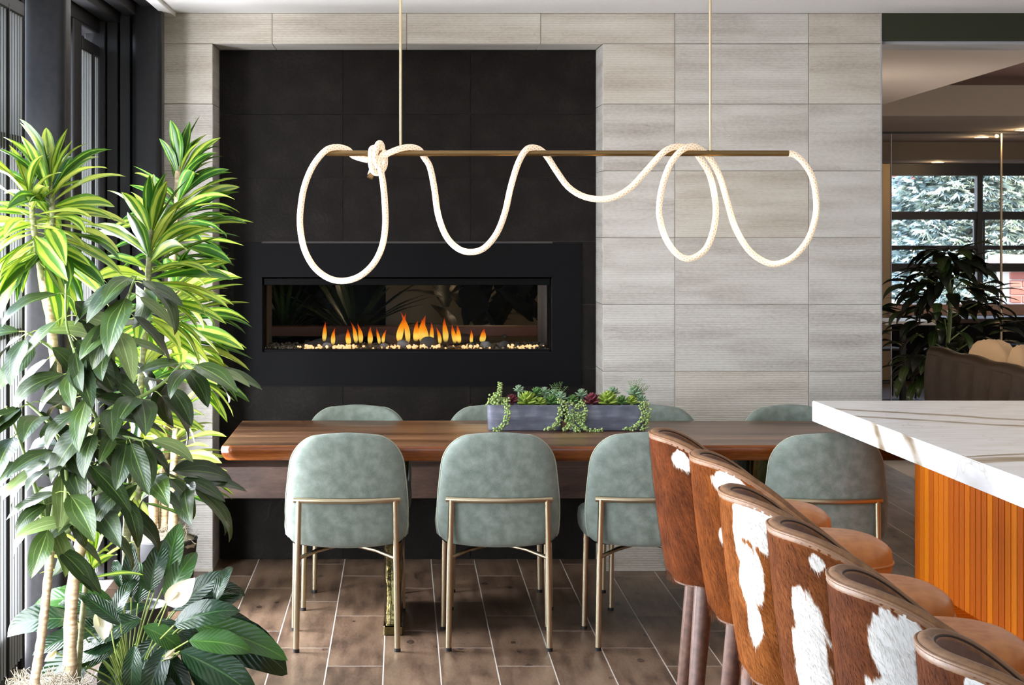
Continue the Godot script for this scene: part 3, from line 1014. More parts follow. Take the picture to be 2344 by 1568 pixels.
func fireplace() -> void:
	var x0 := -0.6646; var x1 := 0.708; var y0 := 0.981; var y1 := 1.337
	var fx0 := (535.0 - VX) / F * 9.45; var fx1 := (1330.0 - VX) / F * 9.45
	var fy1 := EYE - (557.0 - VY) / F * 9.45; var fy0 := EYE - (884.0 - VY) / F * 9.45
	var f := thing("fireplace", "wide black linear gas fireplace with flames behind glass", "fireplace", Vector3(0, 0, -9.45))
	var g := Geo.new()
	var o2 := Vector2(0, 0)
	g.box(Vector3((fx0 + fx1) / 2, (y1 + fy1) / 2, -0.005), Vector3(fx1 - fx0, fy1 - y1, 0.011), 0.0)
	g.box(Vector3((fx0 + fx1) / 2, (y0 + fy0) / 2, -0.005), Vector3(fx1 - fx0, y0 - fy0, 0.011), 0.0)
	g.box(Vector3((fx0 + x0) / 2, (y0 + y1) / 2, -0.005), Vector3(x0 - fx0, y1 - y0, 0.011), 0.0)
	g.box(Vector3((fx1 + x1) / 2, (y0 + y1) / 2, -0.005), Vector3(fx1 - x1, y1 - y0, 0.011), 0.0)
	obj("surround", g.mesh(), M.black_steel, f)
	g = Geo.new()
	g.box(Vector3(0.02, 1.318, -0.045), Vector3(x1 - x0, 0.040, 0.05), 0.002)
	obj("header", g.mesh(), M.fire_black, f)
	obj("lip", span(x0, x1, 0.976, 0.994, -0.02, -0.06, 0.002), M.fire_black, f)
	obj("pane", sheet(x0, x1, 0.99, 1.31, -0.065), M.clear_glass, f)
	g = Geo.new()
	g.box(Vector3(x0 + 0.004, 1.16, -0.12), Vector3(0.008, 0.36, 0.2))
	g.box(Vector3(x1 - 0.004, 1.16, -0.12), Vector3(0.008, 0.36, 0.2))
	g.box(Vector3(0.02, 1.335, -0.35), Vector3(1.5, 0.012, 0.66))
	g.box(Vector3(0.02, 0.974, -0.36), Vector3(1.5, 0.016, 0.68))
	obj("firebox", g.mesh(), M.fire_black, f)
	obj("rear_pane", sheet(-0.72, 0.77, 0.99, 1.33, -0.75), M.clear_glass, f)
	obj("corner_post", span(0.69, 0.748, 0.982, 1.33, -0.70, -0.74, 0.002), M.taupe_dark, f)
	# crushed glass bed, glowing between the pebbles
	var bed := MultiMesh.new()
	bed.transform_format = MultiMesh.TRANSFORM_3D
	var chip := Geo.new().puff(Vector3.ZERO, Vector3(0.016, 0.011, 0.014), 1.0, 1.0, 3, 5)
	bed.mesh = chip.mesh()
	bed.instance_count = 1500
	var bed2 := MultiMesh.new()
	bed2.transform_format = MultiMesh.TRANSFORM_3D
	bed2.mesh = chip.mesh()
	var lamp_spots := [-0.43, -0.27, -0.26, -0.03, 0.14, 0.33, 0.56, 0.61, 0.05]
	for k in 1500:
		bed.set_instance_transform(k, Transform3D(Basis(Vector3(rng.randf(), rng.randf(), 0.3).normalized(), rng.randf() * TAU).scaled(Vector3.ONE * rng.randf_range(0.6, 1.5)), Vector3(rng.randf_range(-0.66, 0.70), 0.983 + rng.randf() * 0.014, rng.randf_range(-0.08, -0.5))))
	bed2.instance_count = 230
	for k in 230:
		var cx: float = lamp_spots[k % 9] + rng.randfn(0.0, 0.035)
		bed2.set_instance_transform(k, Transform3D(Basis(Vector3(0.3, rng.randf(), rng.randf()).normalized(), rng.randf() * TAU).scaled(Vector3.ONE * rng.randf_range(0.6, 1.4)), Vector3(clampf(cx, -0.65, 0.69), 0.992 + rng.randf() * 0.014, rng.randf_range(-0.085, -0.16))))
	for q in [[bed, M.crushed_glass, "crushed_glass"], [bed2, M.ember, "ember_glass"]]:
		var mi := MultiMeshInstance3D.new()
		mi.name = q[2]
		mi.multimesh = q[0]
		mi.material_override = q[1]
		f.add_child(mi, true)
		mi.set_meta("kind", "stuff")
	# charred logs
	var burner := obj("burner", span(-0.5, 0.6, 0.982, 0.996, -0.22, -0.26, 0.003), M.charred, f)
	for q in [[-0.33, 0.13, 0.35], [-0.02, 0.10, -0.4], [0.22, 0.12, 0.3]]:
		obj("log", Geo.new().puff(Vector3.ZERO, Vector3(q[1] * 2.2, 0.055, 0.05), 0.7, 0.8, 8, 14, 0.12, int(q[1] * 100)).mesh(), M.charred, f, Transform3D(Basis(Vector3.BACK, q[2] * 0.5), Vector3(q[0], 1.015, -0.34)))
	# flames: px position, base row, height and lean measured across the burner
	var fl := [[742, 782, 34, 0.1, 9], [762, 790, 30, 0.12, 9], [798, 790, 28, -0.1, 11], [815, 786, 36, -0.25, 9], [826, 786, 34, -0.15, 10], [847, 788, 30, 0.05, 11], [868, 788, 28, -0.2, 7], [877, 786, 24, 0.2, 7], [914, 784, 50, 0.25, 14], [934, 786, 54, -0.22, 11], [952, 782, 36, 0.1, 13], [966, 784, 46, 0.1, 16], [975, 782, 38, -0.25, 14], [988, 785, 36, 0.0, 9], [1007, 788, 30, -0.2, 8], [1020, 784, 42, -0.05, 12], [1041, 786, 32, -0.2, 10], [1051, 786, 32, -0.15, 10], [1079, 786, 24, 0.0, 7], [1104, 784, 24, 0.2, 13]]
	for k in fl.size():
		var q = fl[k]
		var d := 9.68
		var p := at(q[0], q[1], d) - f.position
		var s := d / F
		obj("flame", flame_mesh(q[4] * s * 1.1, q[2] * s * 1.4, q[3], k * 1.3), M.flame, burner, Transform3D(Basis(), p))
	for k in [2, 8, 10, 17]:
		omni("fire_light", at(fl[k][0], fl[k][1] - 14, 9.68) - f.position, c8(255, 160, 70), 0.012, 0.01, f)
	# pebbles resting in the bed
	var peb := [[748, 789, 22, "speckled grey pebble below the first tall flame", 0], [922, 790, 30, "smooth pale pebble at the middle of the fire", 0], [879, 789, 20, "small grey pebble beside the pale middle pebble", 0], [980, 790, 38, "dark mottled pebble under the broadest flame", 1], [1080, 788, 22, "round dark pebble under the thin single flame", 1], [1112, 788, 26, "large blue grey pebble at the end of the flames", 0], [1153, 786, 26, "dark pebble in a heap past the flames", 1], [1183, 784, 18, "speckled pebble between the heap and the glowing end", 1], [1206, 789, 12, "tiny pebble in the glowing glass", 0], [1244, 786, 22, "angular grey pebble by the corner post of the fire", 1], [704, 766, 16, "pebble on the far ledge behind the flames", 1], [772, 770, 30, "wide dark stone behind the first flames", 1], [1040, 772, 12, "small mottled pebble behind the flames", 1], [1214, 767, 12, "little wedge stone behind the glowing end", 1], [1155, 768, 12, "small stone on top of the dark heap", 1]]
	for k in peb.size():
		var q = peb[k]
		var d := 9.60 if q[1] > 780 else 9.95
		var r: float = q[2] * d / F
		var pos := at(q[0], q[1], d)
		pos.y = 0.982 + r * 0.4
		if k == 14: pos.y += 0.035
		var o := obj("pebble", Geo.new().puff(Vector3.ZERO, Vector3(r, r * 0.8, r * 0.9), 0.9, 0.9, 10, 16, 0.07, k).mesh(), M.pebble if q[4] == 0 else M.pebble_dark, null, Transform3D(Basis(Vector3.UP, k * 1.1), pos))
		tag(o, q[3], "stone", "stones lying in the fire bed")
	# what the see-through fire looks into: a dim planted room
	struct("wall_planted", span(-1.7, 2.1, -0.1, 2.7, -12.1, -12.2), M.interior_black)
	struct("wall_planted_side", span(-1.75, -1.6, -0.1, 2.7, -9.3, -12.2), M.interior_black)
	struct("wall_planted_unseen", span(-1.7, -1.25, -0.1, 2.7, -9.3, -10.2), M.interior_black)  # unseen wall, closes the gap where outside daylight leaked in
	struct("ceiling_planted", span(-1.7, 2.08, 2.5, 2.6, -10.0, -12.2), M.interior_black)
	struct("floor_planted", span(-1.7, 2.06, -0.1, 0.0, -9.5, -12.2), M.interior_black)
	struct("wall_planted_pale", span(-0.1, 0.94, 0.0, 2.5, -12.0, -12.09), M.sand_paint)
	omni("unseen_planted_light", Vector3(0.5, 1.8, -11.9), c8(255, 226, 180), 0.17, 0.05)  # lamp out of view, placed to wash the pale wall behind the leaves
	var led := thing("plant_ledge", "reddish wood ledge seen through the fire", "ledge", Vector3(0.1, 0.984, -10.75))
	obj("board", span(-1.2, 1.3, 0.0, 0.054, 0.05, -0.06, 0.003), M.red_wood, led)
	for k in 3: obj("support", span(-1.0 + k * 1.0, -0.95 + k * 1.0, -0.984, -0.001, 0.03, -0.04, 0.003), M.interior_black, led)
	var sp := thing("slat_screen", "narrow screen of honey wood slats seen through the end of the fire", "screen", Vector3(-0.704, 0.0, -10.32))
	obj("upright", span(-0.010, 0.008, 0.0, 1.5, -0.012, -0.03), M.red_wood, sp)
	for k in 36: obj("slat", span(-0.011, 0.010, 0.95 + k * 0.0115, 0.9595 + k * 0.0115, 0.0, -0.012, 0.001), M.slat_wood, sp)
	var leaf_thin := leaf(0.42, 0.022, 0.5, 0.5, 0.2, 0)
	var leaf_strap := leaf(0.5, 0.07, 0.5, 0.35, 0.2, 0)
	var leaf_wide := leaf(0.34, 0.13, 0.45, 0.5, 0.15, 0)
	var kinds := [["grassy_plant", "fine grassy plant seen through the fire behind the first flames", -0.66, 11.1, 46, leaf_thin, "leaf_mid", 0.95, 0.5], ["strap_leaf_plant", "broad strap leaved plant seen through the middle of the fire", -0.28, 11.3, 22, leaf_strap, "leaf_mid", 0.95, 0.75], ["shade_plant", "dark broad leaved plant seen through the fire against a tan wall", 0.48, 11.5, 44, leaf_wide, "leaf_shade", 0.95, 1.0]]
	for q in kinds:
		var pl := thing(q[0], q[1], "plant", Vector3(q[2], 0, -q[3]))
		obj("pot", Geo.new().lathe([Vector2(0, 0.9), Vector2(0.1, 0.9), Vector2(0.09, 0.45), Vector2(0.07, 0.0), Vector2(0, 0)], 16, Vector3.ZERO, 1.0).mesh(), M.pot_black, pl)
		for k in q[4]:
			var a := rng.randf() * TAU
			var el := rng.randf_range(0.15, 1.3)
			var d := Vector3(cos(a) * cos(el), sin(el), sin(a) * cos(el) * 0.8).normalized()
			var h0: float = q[7] + (rng.randf() * 0.32 if q[0] == "shade_plant" else 0.0)
			var off := Vector3(rng.randf_range(-0.28, 0.34), 0, rng.randf_range(-0.1, 0.1)) if q[0] == "shade_plant" else Vector3.ZERO
			obj("leaf", q[5], M[q[6]], pl, Transform3D(aim(d, Vector3.UP).scaled(Vector3.ONE * rng.randf_range(0.7, 1.15)), Vector3(0, h0, 0) + off))

# ------------------------------------------------------------------ table
func table() -> void:
	var t := thing("dining_table", "long live-edge walnut dining table on hammered brass legs", "table", Vector3(0.68, 0, -8.045))
	var out := PackedVector2Array()
	var n := 60
	for i in n + 1:
		var x := -1.365 + 2.735 * i / n
		out.append(Vector2(x, 0.473 + 0.012 * sin(x * 2.9 + 2.2) + 0.006 * sin(x * 8.0)))
	for i in n + 1:
		var x := 1.37 - 2.735 * i / n
		out.append(Vector2(x, -0.475 + 0.010 * sin(x * 2.3) + 0.006 * sin(x * 7.0)))
	var ins := func(d: float) -> PackedVector2Array:
		var r := PackedVector2Array()
		for q in out:
			r.append(Vector2(q.x - signf(q.x) * d * (1.0 if absf(q.x) > 1.36 else absf(q.x) / 1.37), q.y - signf(q.y) * d))
		return r
	var top := Geo.new()
	top.prism(ins.call(0.003), 0.746, 0.75, false, 0, Vector2(0.3, 0.2))
	obj("tabletop", top.mesh(), M.walnut, t)
	var R := []
	for q in [[0.003, 0.7495], [0.0, 0.747], [-0.004, 0.735], [-0.002, 0.722], [0.003, 0.708], [0.012, 0.696], [0.022, 0.691]]:
		var row := PackedVector3Array()
		var o: PackedVector2Array = ins.call(q[0])
		for p in o: row.append(Vector3(p.x, q[1], p.y))
		row.append(row[0])
		R.append(row)
	obj("bark_edge", Geo.new().grid(R, true, -1.0, 4.0, 0.12).mesh(), M.live_edge, t)
	obj("underside", Geo.new().prism(ins.call(0.022), 0.690, 0.7).mesh(), M.live_edge, t)
	for lx in [-0.715, 0.72]:
		var rows := []
		for i in 15:
			var y := 0.035 + 0.656 * i / 14.0
			var k := i / 14.0
			var hw := 0.036 + 0.035 * pow(k, 3.0) + 0.003 * sin(i * 2.1)
			var hd := 0.30 + 0.06 * pow(k, 2.0) - 0.05 * sin(PI * k)
			var row := PackedVector3Array()
			for j in 25:
				var a := TAU * j / 24
				row.append(Vector3(lx + signf(cos(a)) * pow(absf(cos(a)), 0.35) * hw, y, signf(sin(a)) * pow(absf(sin(a)), 0.3) * hd))
			rows.append(row)
		var leg := obj("leg", Geo.new().grid(rows, true, -1.0).mesh(), M.hammered_brass, t)
		obj("foot", span(lx - 0.038, lx + 0.038, 0.0, 0.038, 0.335, -0.335, 0.004), M.hammered_brass, leg)

# ------------------------------------------------------------------ dining chairs
func chairs() -> void:
	var c := thing("dining_chair", "", "chair", Vector3.ZERO)
	# upholstered back: closed shell with a rounded outline, wrapping forward at its sides
	var pos := func(u: float, v: float, side: float) -> Vector3:
		var h := 0.383 + 0.431 * v
		var hw := lerpf(0.231, 0.207, smoothstep(0.25, 1.0, v))
		hw -= 0.010 * pow(1.0 - v, 6.0)
		var rt := 0.125
		var dt := 0.814 - h
		if dt < rt: hw -= rt * 0.92 * (1.0 - sqrt(maxf(0.0, 1.0 - pow(1.0 - dt / rt, 2.0))))
		var db := h - 0.383
		if db < 0.05: hw -= 0.05 * (1.0 - sqrt(maxf(0.0, 1.0 - pow(1.0 - db / 0.05, 2.0))))
		var th := 0.03 * pow(maxf(0.0, 1.0 - pow(absf(u), 7.0)), 0.5) * pow(maxf(0.0, 1.0 - pow(absf(v * 2.0 - 1.0), 12.0)), 0.5)
		var x := u * hw
		var z := 0.176 - 1.1 * x * x + 0.012 * sin(PI * v) + 0.006 * v
		if side < 0.0: z -= 0.004
		return Vector3(x, h + 0.010 * u * u * (1.0 - v) - 0.009 * u * u * v * v, z + side * th)
	var gg := Geo.new()
	for side in [1.0, -1.0]:
		var R := []
		for i in 25:
			var v := 0.5 - 0.5 * cos(PI * i / 24.0)
			var row := PackedVector3Array()
			for j in 25:
				row.append(pos.call(sin(PI / 2 * (j / 12.0 - 1.0)), v, side))
			R.append(row)
		gg.grid(R, false, side)
	obj("backrest", gg.mesh(), M.velvet, c)
	var edge := PackedVector3Array()
	for i in 49:
		var a := PI * i / 48.0
		var v: float = sin(a) * 0.985
		var p: Vector3 = pos.call(-1.0 if i < 24 else 1.0, clampf(0.06 + 0.935 * (1.0 - pow(absf(i - 24.0) / 24.0, 2.2)), 0, 0.9995), 1.0)
		if i == 24: p.x = 0.0
		edge.append(p + Vector3(0, 0.0, 0.004))
	obj("piping", Geo.new().tube(edge, 0.0028, 6).mesh(), M.velvet_piping, c)
	obj("seat", Geo.new().puff(Vector3(0, 0.452, -0.045), Vector3(0.475, 0.115, 0.44), 0.42, 0.42, 12, 28).mesh(), M.velvet, c)
	obj("seat_base", Geo.new().puff(Vector3(0, 0.402, -0.03), Vector3(0.43, 0.03, 0.41), 0.3, 0.4, 6, 24).mesh(), M.interior_black, c)
	var bar := PackedVector3Array()
	for i in 13:
		var x := -0.196 + 0.392 * i / 12.0
		bar.append(Vector3(x, 0.565, 0.232 - 0.9 * x * x))
	obj("back_bar", Geo.new().tube(bar, 0.0105, 12).mesh(), M.champagne, c)
	for s in [-1.0, 1.0]:
		var rl := obj("leg", Geo.new().tube(PackedVector3Array([Vector3(0.188 * s, 0.012, 0.196), Vector3(0.184 * s, 0.3, 0.2), Vector3(0.178 * s, 0.565, 0.204)]), 0.0108, 12).mesh(), M.champagne, c)
		obj("foot_cap", Geo.new().tube(PackedVector3Array([Vector3(0.188 * s, 0.0, 0.196), Vector3(0.188 * s, 0.013, 0.196)]), 0.0118, 12).mesh(), M.rubber, rl)
		var fr := obj("leg", Geo.new().tube(PackedVector3Array([Vector3(0.205 * s, 0.012, -0.196), Vector3(0.198 * s, 0.405, -0.188)]), 0.0108, 12).mesh(), M.champagne, c)
		obj("foot_cap", Geo.new().tube(PackedVector3Array([Vector3(0.205 * s, 0.0, -0.196), Vector3(0.205 * s, 0.013, -0.196)]), 0.0118, 12).mesh(), M.rubber, fr)
		obj("brace", Geo.new().tube(PackedVector3Array([Vector3(0.184 * s, 0.348, 0.2), Vector3(0.11 * s, 0.366, 0.12), Vector3(-0.19 * s, 0.392, -0.18)]), 0.008, 10).mesh(), M.champagne, c)
	var spots := [
		[-0.212, -7.615, 0.03, "velvet chair with its back to us at the plant end of the table", "dining chairs on the camera side of the table"],
		[0.362, -7.63, -0.01, "velvet chair with its back to us in front of the first slate planter", "dining chairs on the camera side of the table"],
		[0.918, -7.64, 0.0, "velvet chair with its back to us partly hidden by the cowhide stools", "dining chairs on the camera side of the table"],
		[1.585, -7.60, -0.02, "velvet chair with its back to us under the island's overhanging corner", "dining chairs on the camera side of the table"],
		[-0.197, -8.40, PI - 0.03, "velvet chair facing us across the table, before the fireplace's first half", "dining chairs on the wall side of the table"],
		[0.405, -8.42, PI, "velvet chair facing us, mostly hidden behind the first slate planter", "dining chairs on the wall side of the table"],
		[1.058, -8.41, PI + 0.02, "velvet chair facing us, its top rising past the end of the second planter", "dining chairs on the wall side of the table"],
		[1.665, -8.40, PI, "velvet chair facing us before the plain stone wall, beside the island", "dining chairs on the wall side of the table"]]
	for i in spots.size():
		var q = spots[i]
		var where := Vector3(q[0], 0, q[1])
		if i == 0:
			c.position = where
			c.rotation.y = q[2]
			tag(c, "sage green " + q[3], "chair", q[4])
		else:
			copy(c, "dining_chair", "sage green " + q[3], where, q[2], q[4])

# ------------------------------------------------------------------ pendant
func pendant() -> void:
	var D := 8.05
	var L := thing("pendant_light", "brass bar pendant with a glowing woven rope looped and knotted over it", "pendant lamp", at(1277, 351, D))
	var rel := func(px: float, py: float, dz: float) -> Vector3: return at(px, py, D) + Vector3(0, 0, dz) - L.position
	var a: Vector3 = rel.call(748, 351, 0.0)
	var b: Vector3 = rel.call(1805, 351, 0.0)
	obj("bar", Geo.new().tube(PackedVector3Array([a, b]), 0.0118, 20).mesh(), M.bronze, L)
	for p in [917.0, 1626.0]:
		var q: Vector3 = rel.call(p, 345, 0.0)
		var rod := obj("rod", Geo.new().tube(PackedVector3Array([q, Vector3(q.x, 2.553 - L.position.y, 0)]), 0.0056, 12).mesh(), M.rod_brass, L)
		obj("canopy", Geo.new().tube(PackedVector3Array([Vector3(q.x, 2.53 - L.position.y, 0), Vector3(q.x, 2.553 - L.position.y, 0)]), 0.05, 24).mesh(), M.rod_brass, rod)
		obj("collar", Geo.new().tube(PackedVector3Array([q + Vector3(-0.011, -0.0105, 0), q + Vector3(0.011, -0.0105, 0)]), 0.0128, 20).mesh(), M.bronze, rod)
	# the rope, traced from one end to the other; the third number is its offset before (+) or behind (-) the bar
	var fr := 0.026
	var pts := [
		[842, 366, 0.0], [822, 361, -0.008], [806, 354, -0.026], [796, 343, -0.02], [772, 337, 0.0], [746, 345, 0.024], [717, 380, 0.022], [697, 428, 0.012], [688, 481, 0.006], [687.5, 523, 0.0], [697, 571, 0.0], [719, 611, 0.0], [751, 636, 0.0], [785.5, 643, 0.0], [822, 633, 0.0], [854, 605, 0.0], [874, 566, 0.0], [882, 518, 0.0], [881, 465, 0.004], [877, 420, 0.012], [872, 392, 0.022]]
	var pts2 := [
		[862, 368, 0.022], [882, 355, 0.026], [912, 342, 0.026], [939, 337, 0.004], [960, 343, -0.022], [971, 360, -0.024], [984, 382, -0.012], [994, 430, 0.0], [1003, 492, 0.0], [1021, 540, 0.0], [1047, 568, 0.0], [1076.5, 577, 0.0], [1108, 568, 0.0], [1137, 534, 0.0], [1156, 486, 0.0], [1169, 428, 0.008], [1185, 375, 0.024], [1203, 344, 0.022], [1222, 338, 0.0], [1241, 345, -0.022], [1256, 362, -0.024], [1274, 391, -0.012], [1300, 427, 0.0], [1333, 448.5, 0.0], [1371, 456, 0.0], [1410, 450, 0.0], [1446, 427, 0.0], [1479, 391, 0.006], [1513, 352.5, 0.024], [1538, 338, 0.012], [1563, 336, -0.014], [1590, 346, -0.026], [1607, 366, -0.024], [1625, 400, -0.010], [1635.5, 447, 0.0], [1638.5, 489, 0.0], [1631, 534, 0.0], [1613, 572.5, 0.0], [1580, 592, 0.0], [1550.5, 582, 0.0], [1524, 546, 0.0], [1510, 501, 0.004], [1508.5, 471, 0.006], [1516, 423, 0.012], [1533, 375, 0.025], [1556.5, 346, 0.026], [1583, 335, 0.006], [1607, 343, -0.02], [1628, 363, -0.026], [1649, 405, -0.012], [1664, 459, 0.0], [1682, 519, 0.0], [1712, 570, 0.0], [1745, 596.5, 0.0], [1777.5, 604, 0.0], [1816, 588, 0.0], [1849, 549, 0.0], [1865.5, 501, 0.0], [1868.5, 459, 0.0], [1860, 408, 0.0], [1840, 373, 0.0], [1820, 355, 0.0], [1806, 351, 0.0]]
	# overhand knot around the bar
	var knot := [[872, 392, 0.022], [868, 372, 0.03], [878, 352, 0.004], [880, 352, -0.016], [880, 378, -0.018], [870, 394, 0.0], [857, 394, 0.022], [850, 376, 0.030], [850, 352, 0.032], [852, 341, 0.022], [861, 341, 0.024], [858, 360, 0.034], [864, 382, 0.028], [862, 370, 0.022]]
	var tail := [[848, 400, -0.012], [856, 380, -0.026], [872, 352, -0.026], [874, 336, -0.01], [869, 328, 0.008], [863, 336, 0.024], [858, 356, 0.036], [861, 376, 0.034]]
	var lists := [pts, knot, pts2, tail]
	for k in 4:
		var cv := []
		for q in lists[k]: cv.append(rel.call(q[0], q[1], q[2]))
		var line := spline(cv, 7)
		obj("rope" if k != 1 else "knot", Geo.new().tube(line, 0.0127, 14, true, 12.0).mesh(), M.rope_glow, L)
	obj("end_cap", Geo.new().tube(PackedVector3Array([rel.call(851, 398, -0.010), rel.call(846, 408, -0.006)]), 0.0125, 14).mesh(), M.bronze, L)
	# the rope's own light
	for q in [[700, 560], [790, 600], [870, 560], [1010, 500], [1076, 550], [1160, 440], [1370, 430], [1540, 540], [1640, 430], [1700, 520], [1780, 580], [1850, 480]]:
		omni("rope_light", rel.call(q[0], q[1], 0.045), c8(255, 222, 178), 0.010, 0.012, L)

# ------------------------------------------------------------------ island
func island() -> void:
	var o := thing("kitchen_island", "island with a thick veined white quartz top on an orange fluted base", "island", Vector3(1.556, 0, -7.58))
	var sl := 0.085 / 2.31
	# slab: the long seating edge is slightly turned
	var out := PackedVector2Array([Vector2(0, 0), Vector2(1.75, 0), Vector2(1.75, 5.2), Vector2(sl * 5.2, 5.2)])
	var g := Geo.new()
	var ch := 0.003
	var inner := PackedVector2Array([Vector2(ch, ch), Vector2(1.75 - ch, ch), Vector2(1.75 - ch, 5.2 - ch), Vector2(sl * 5.2 + ch, 5.2 - ch)])
	g.prism(out, 0.843, 0.917)
	g.prism(inner, 0.917, 0.920)
	obj("quartz_top", g.mesh(), M.quartz, o)
	# base
	var bx0 := 0.352
	var lx := func(z: float) -> float: return bx0 + sl * z
	g = Geo.new()
	g.prism(PackedVector2Array([Vector2(lx.call(0.18) + 0.012, 0.19), Vector2(1.7, 0.19), Vector2(1.7, 5.0), Vector2(lx.call(5.0) + 0.012, 5.0)]), 0.0, 0.843)
	obj("carcass", g.mesh(), M.orange_wood_deep, o)
	var k := 0
	var z := 0.18
	while z < 3.4:
		var w := 0.058
		var s := Geo.new()
		s.box(Vector3(lx.call(z + w / 2), 0.4215, z + w / 2 - 0.0), Vector3(0.024, 0.843, w - 0.003), 0.002, 1, Vector2(rng.randf(), rng.randf()))
		for f in 4:   # each slat is fluted
			s.tube(PackedVector3Array([Vector3(lx.call(z + w / 2) - 0.0115, 0.0, z + 0.0085 + f * 0.0137), Vector3(lx.call(z + w / 2) - 0.0115, 0.842, z + 0.0085 + f * 0.0137)]), 0.0062, 8)
		obj("slat", s.mesh(), [M.orange_wood, M.orange_wood_light, M.orange_wood_deep][rng.randi() % 3], o)
		z += w
		k += 1
	# foot ledge with a fluted face
	g = Geo.new()
	z = 0.2
	while z < 3.4:
		g.box(Vector3(lx.call(z) - 0.045, 0.135, z + 0.0225), Vector3(0.066, 0.27, 0.038), 0.004, 1)
		z += 0.045
	stuff(obj("foot_ledge", g.mesh(), M.orange_wood_deep, o))

# ------------------------------------------------------------------ stools
func hide_colors(patches: Array, base: Color, dark: Color, sd: int) -> Callable:
	var n1 := FastNoiseLite.new(); n1.seed = sd; n1.frequency = 0.03; n1.fractal_octaves = 4
	var n2 := FastNoiseLite.new(); n2.seed = sd + 9; n2.frequency = 0.012
	return func(u: float, v: float) -> Color:
		var X := u * 384.0
		var Y := v * 256.0
		var st := n1.get_noise_2d(X * 3.0 + Y * 0.8, Y * 0.35)
		var lo := n2.get_noise_2d(X, Y)
		var c := base.lerp(dark, clampf(0.45 + 0.9 * lo + 0.5 * st, 0.0, 1.0))
		var wgt := 0.0
		for p in patches:
			var dx: float = (u - p[0]) / p[2]
			var dy: float = (v - p[1]) / p[3]
			wgt = maxf(wgt, 1.0 - sqrt(dx * dx + dy * dy) * 0.8 + 0.16 * n1.get_noise_2d(X * 1.3, Y * 0.5) + 0.2 * st)
		return c.lerp(c8(222, 217, 208).darkened(0.05 * absf(st)), smoothstep(0.2, 0.3, wgt))

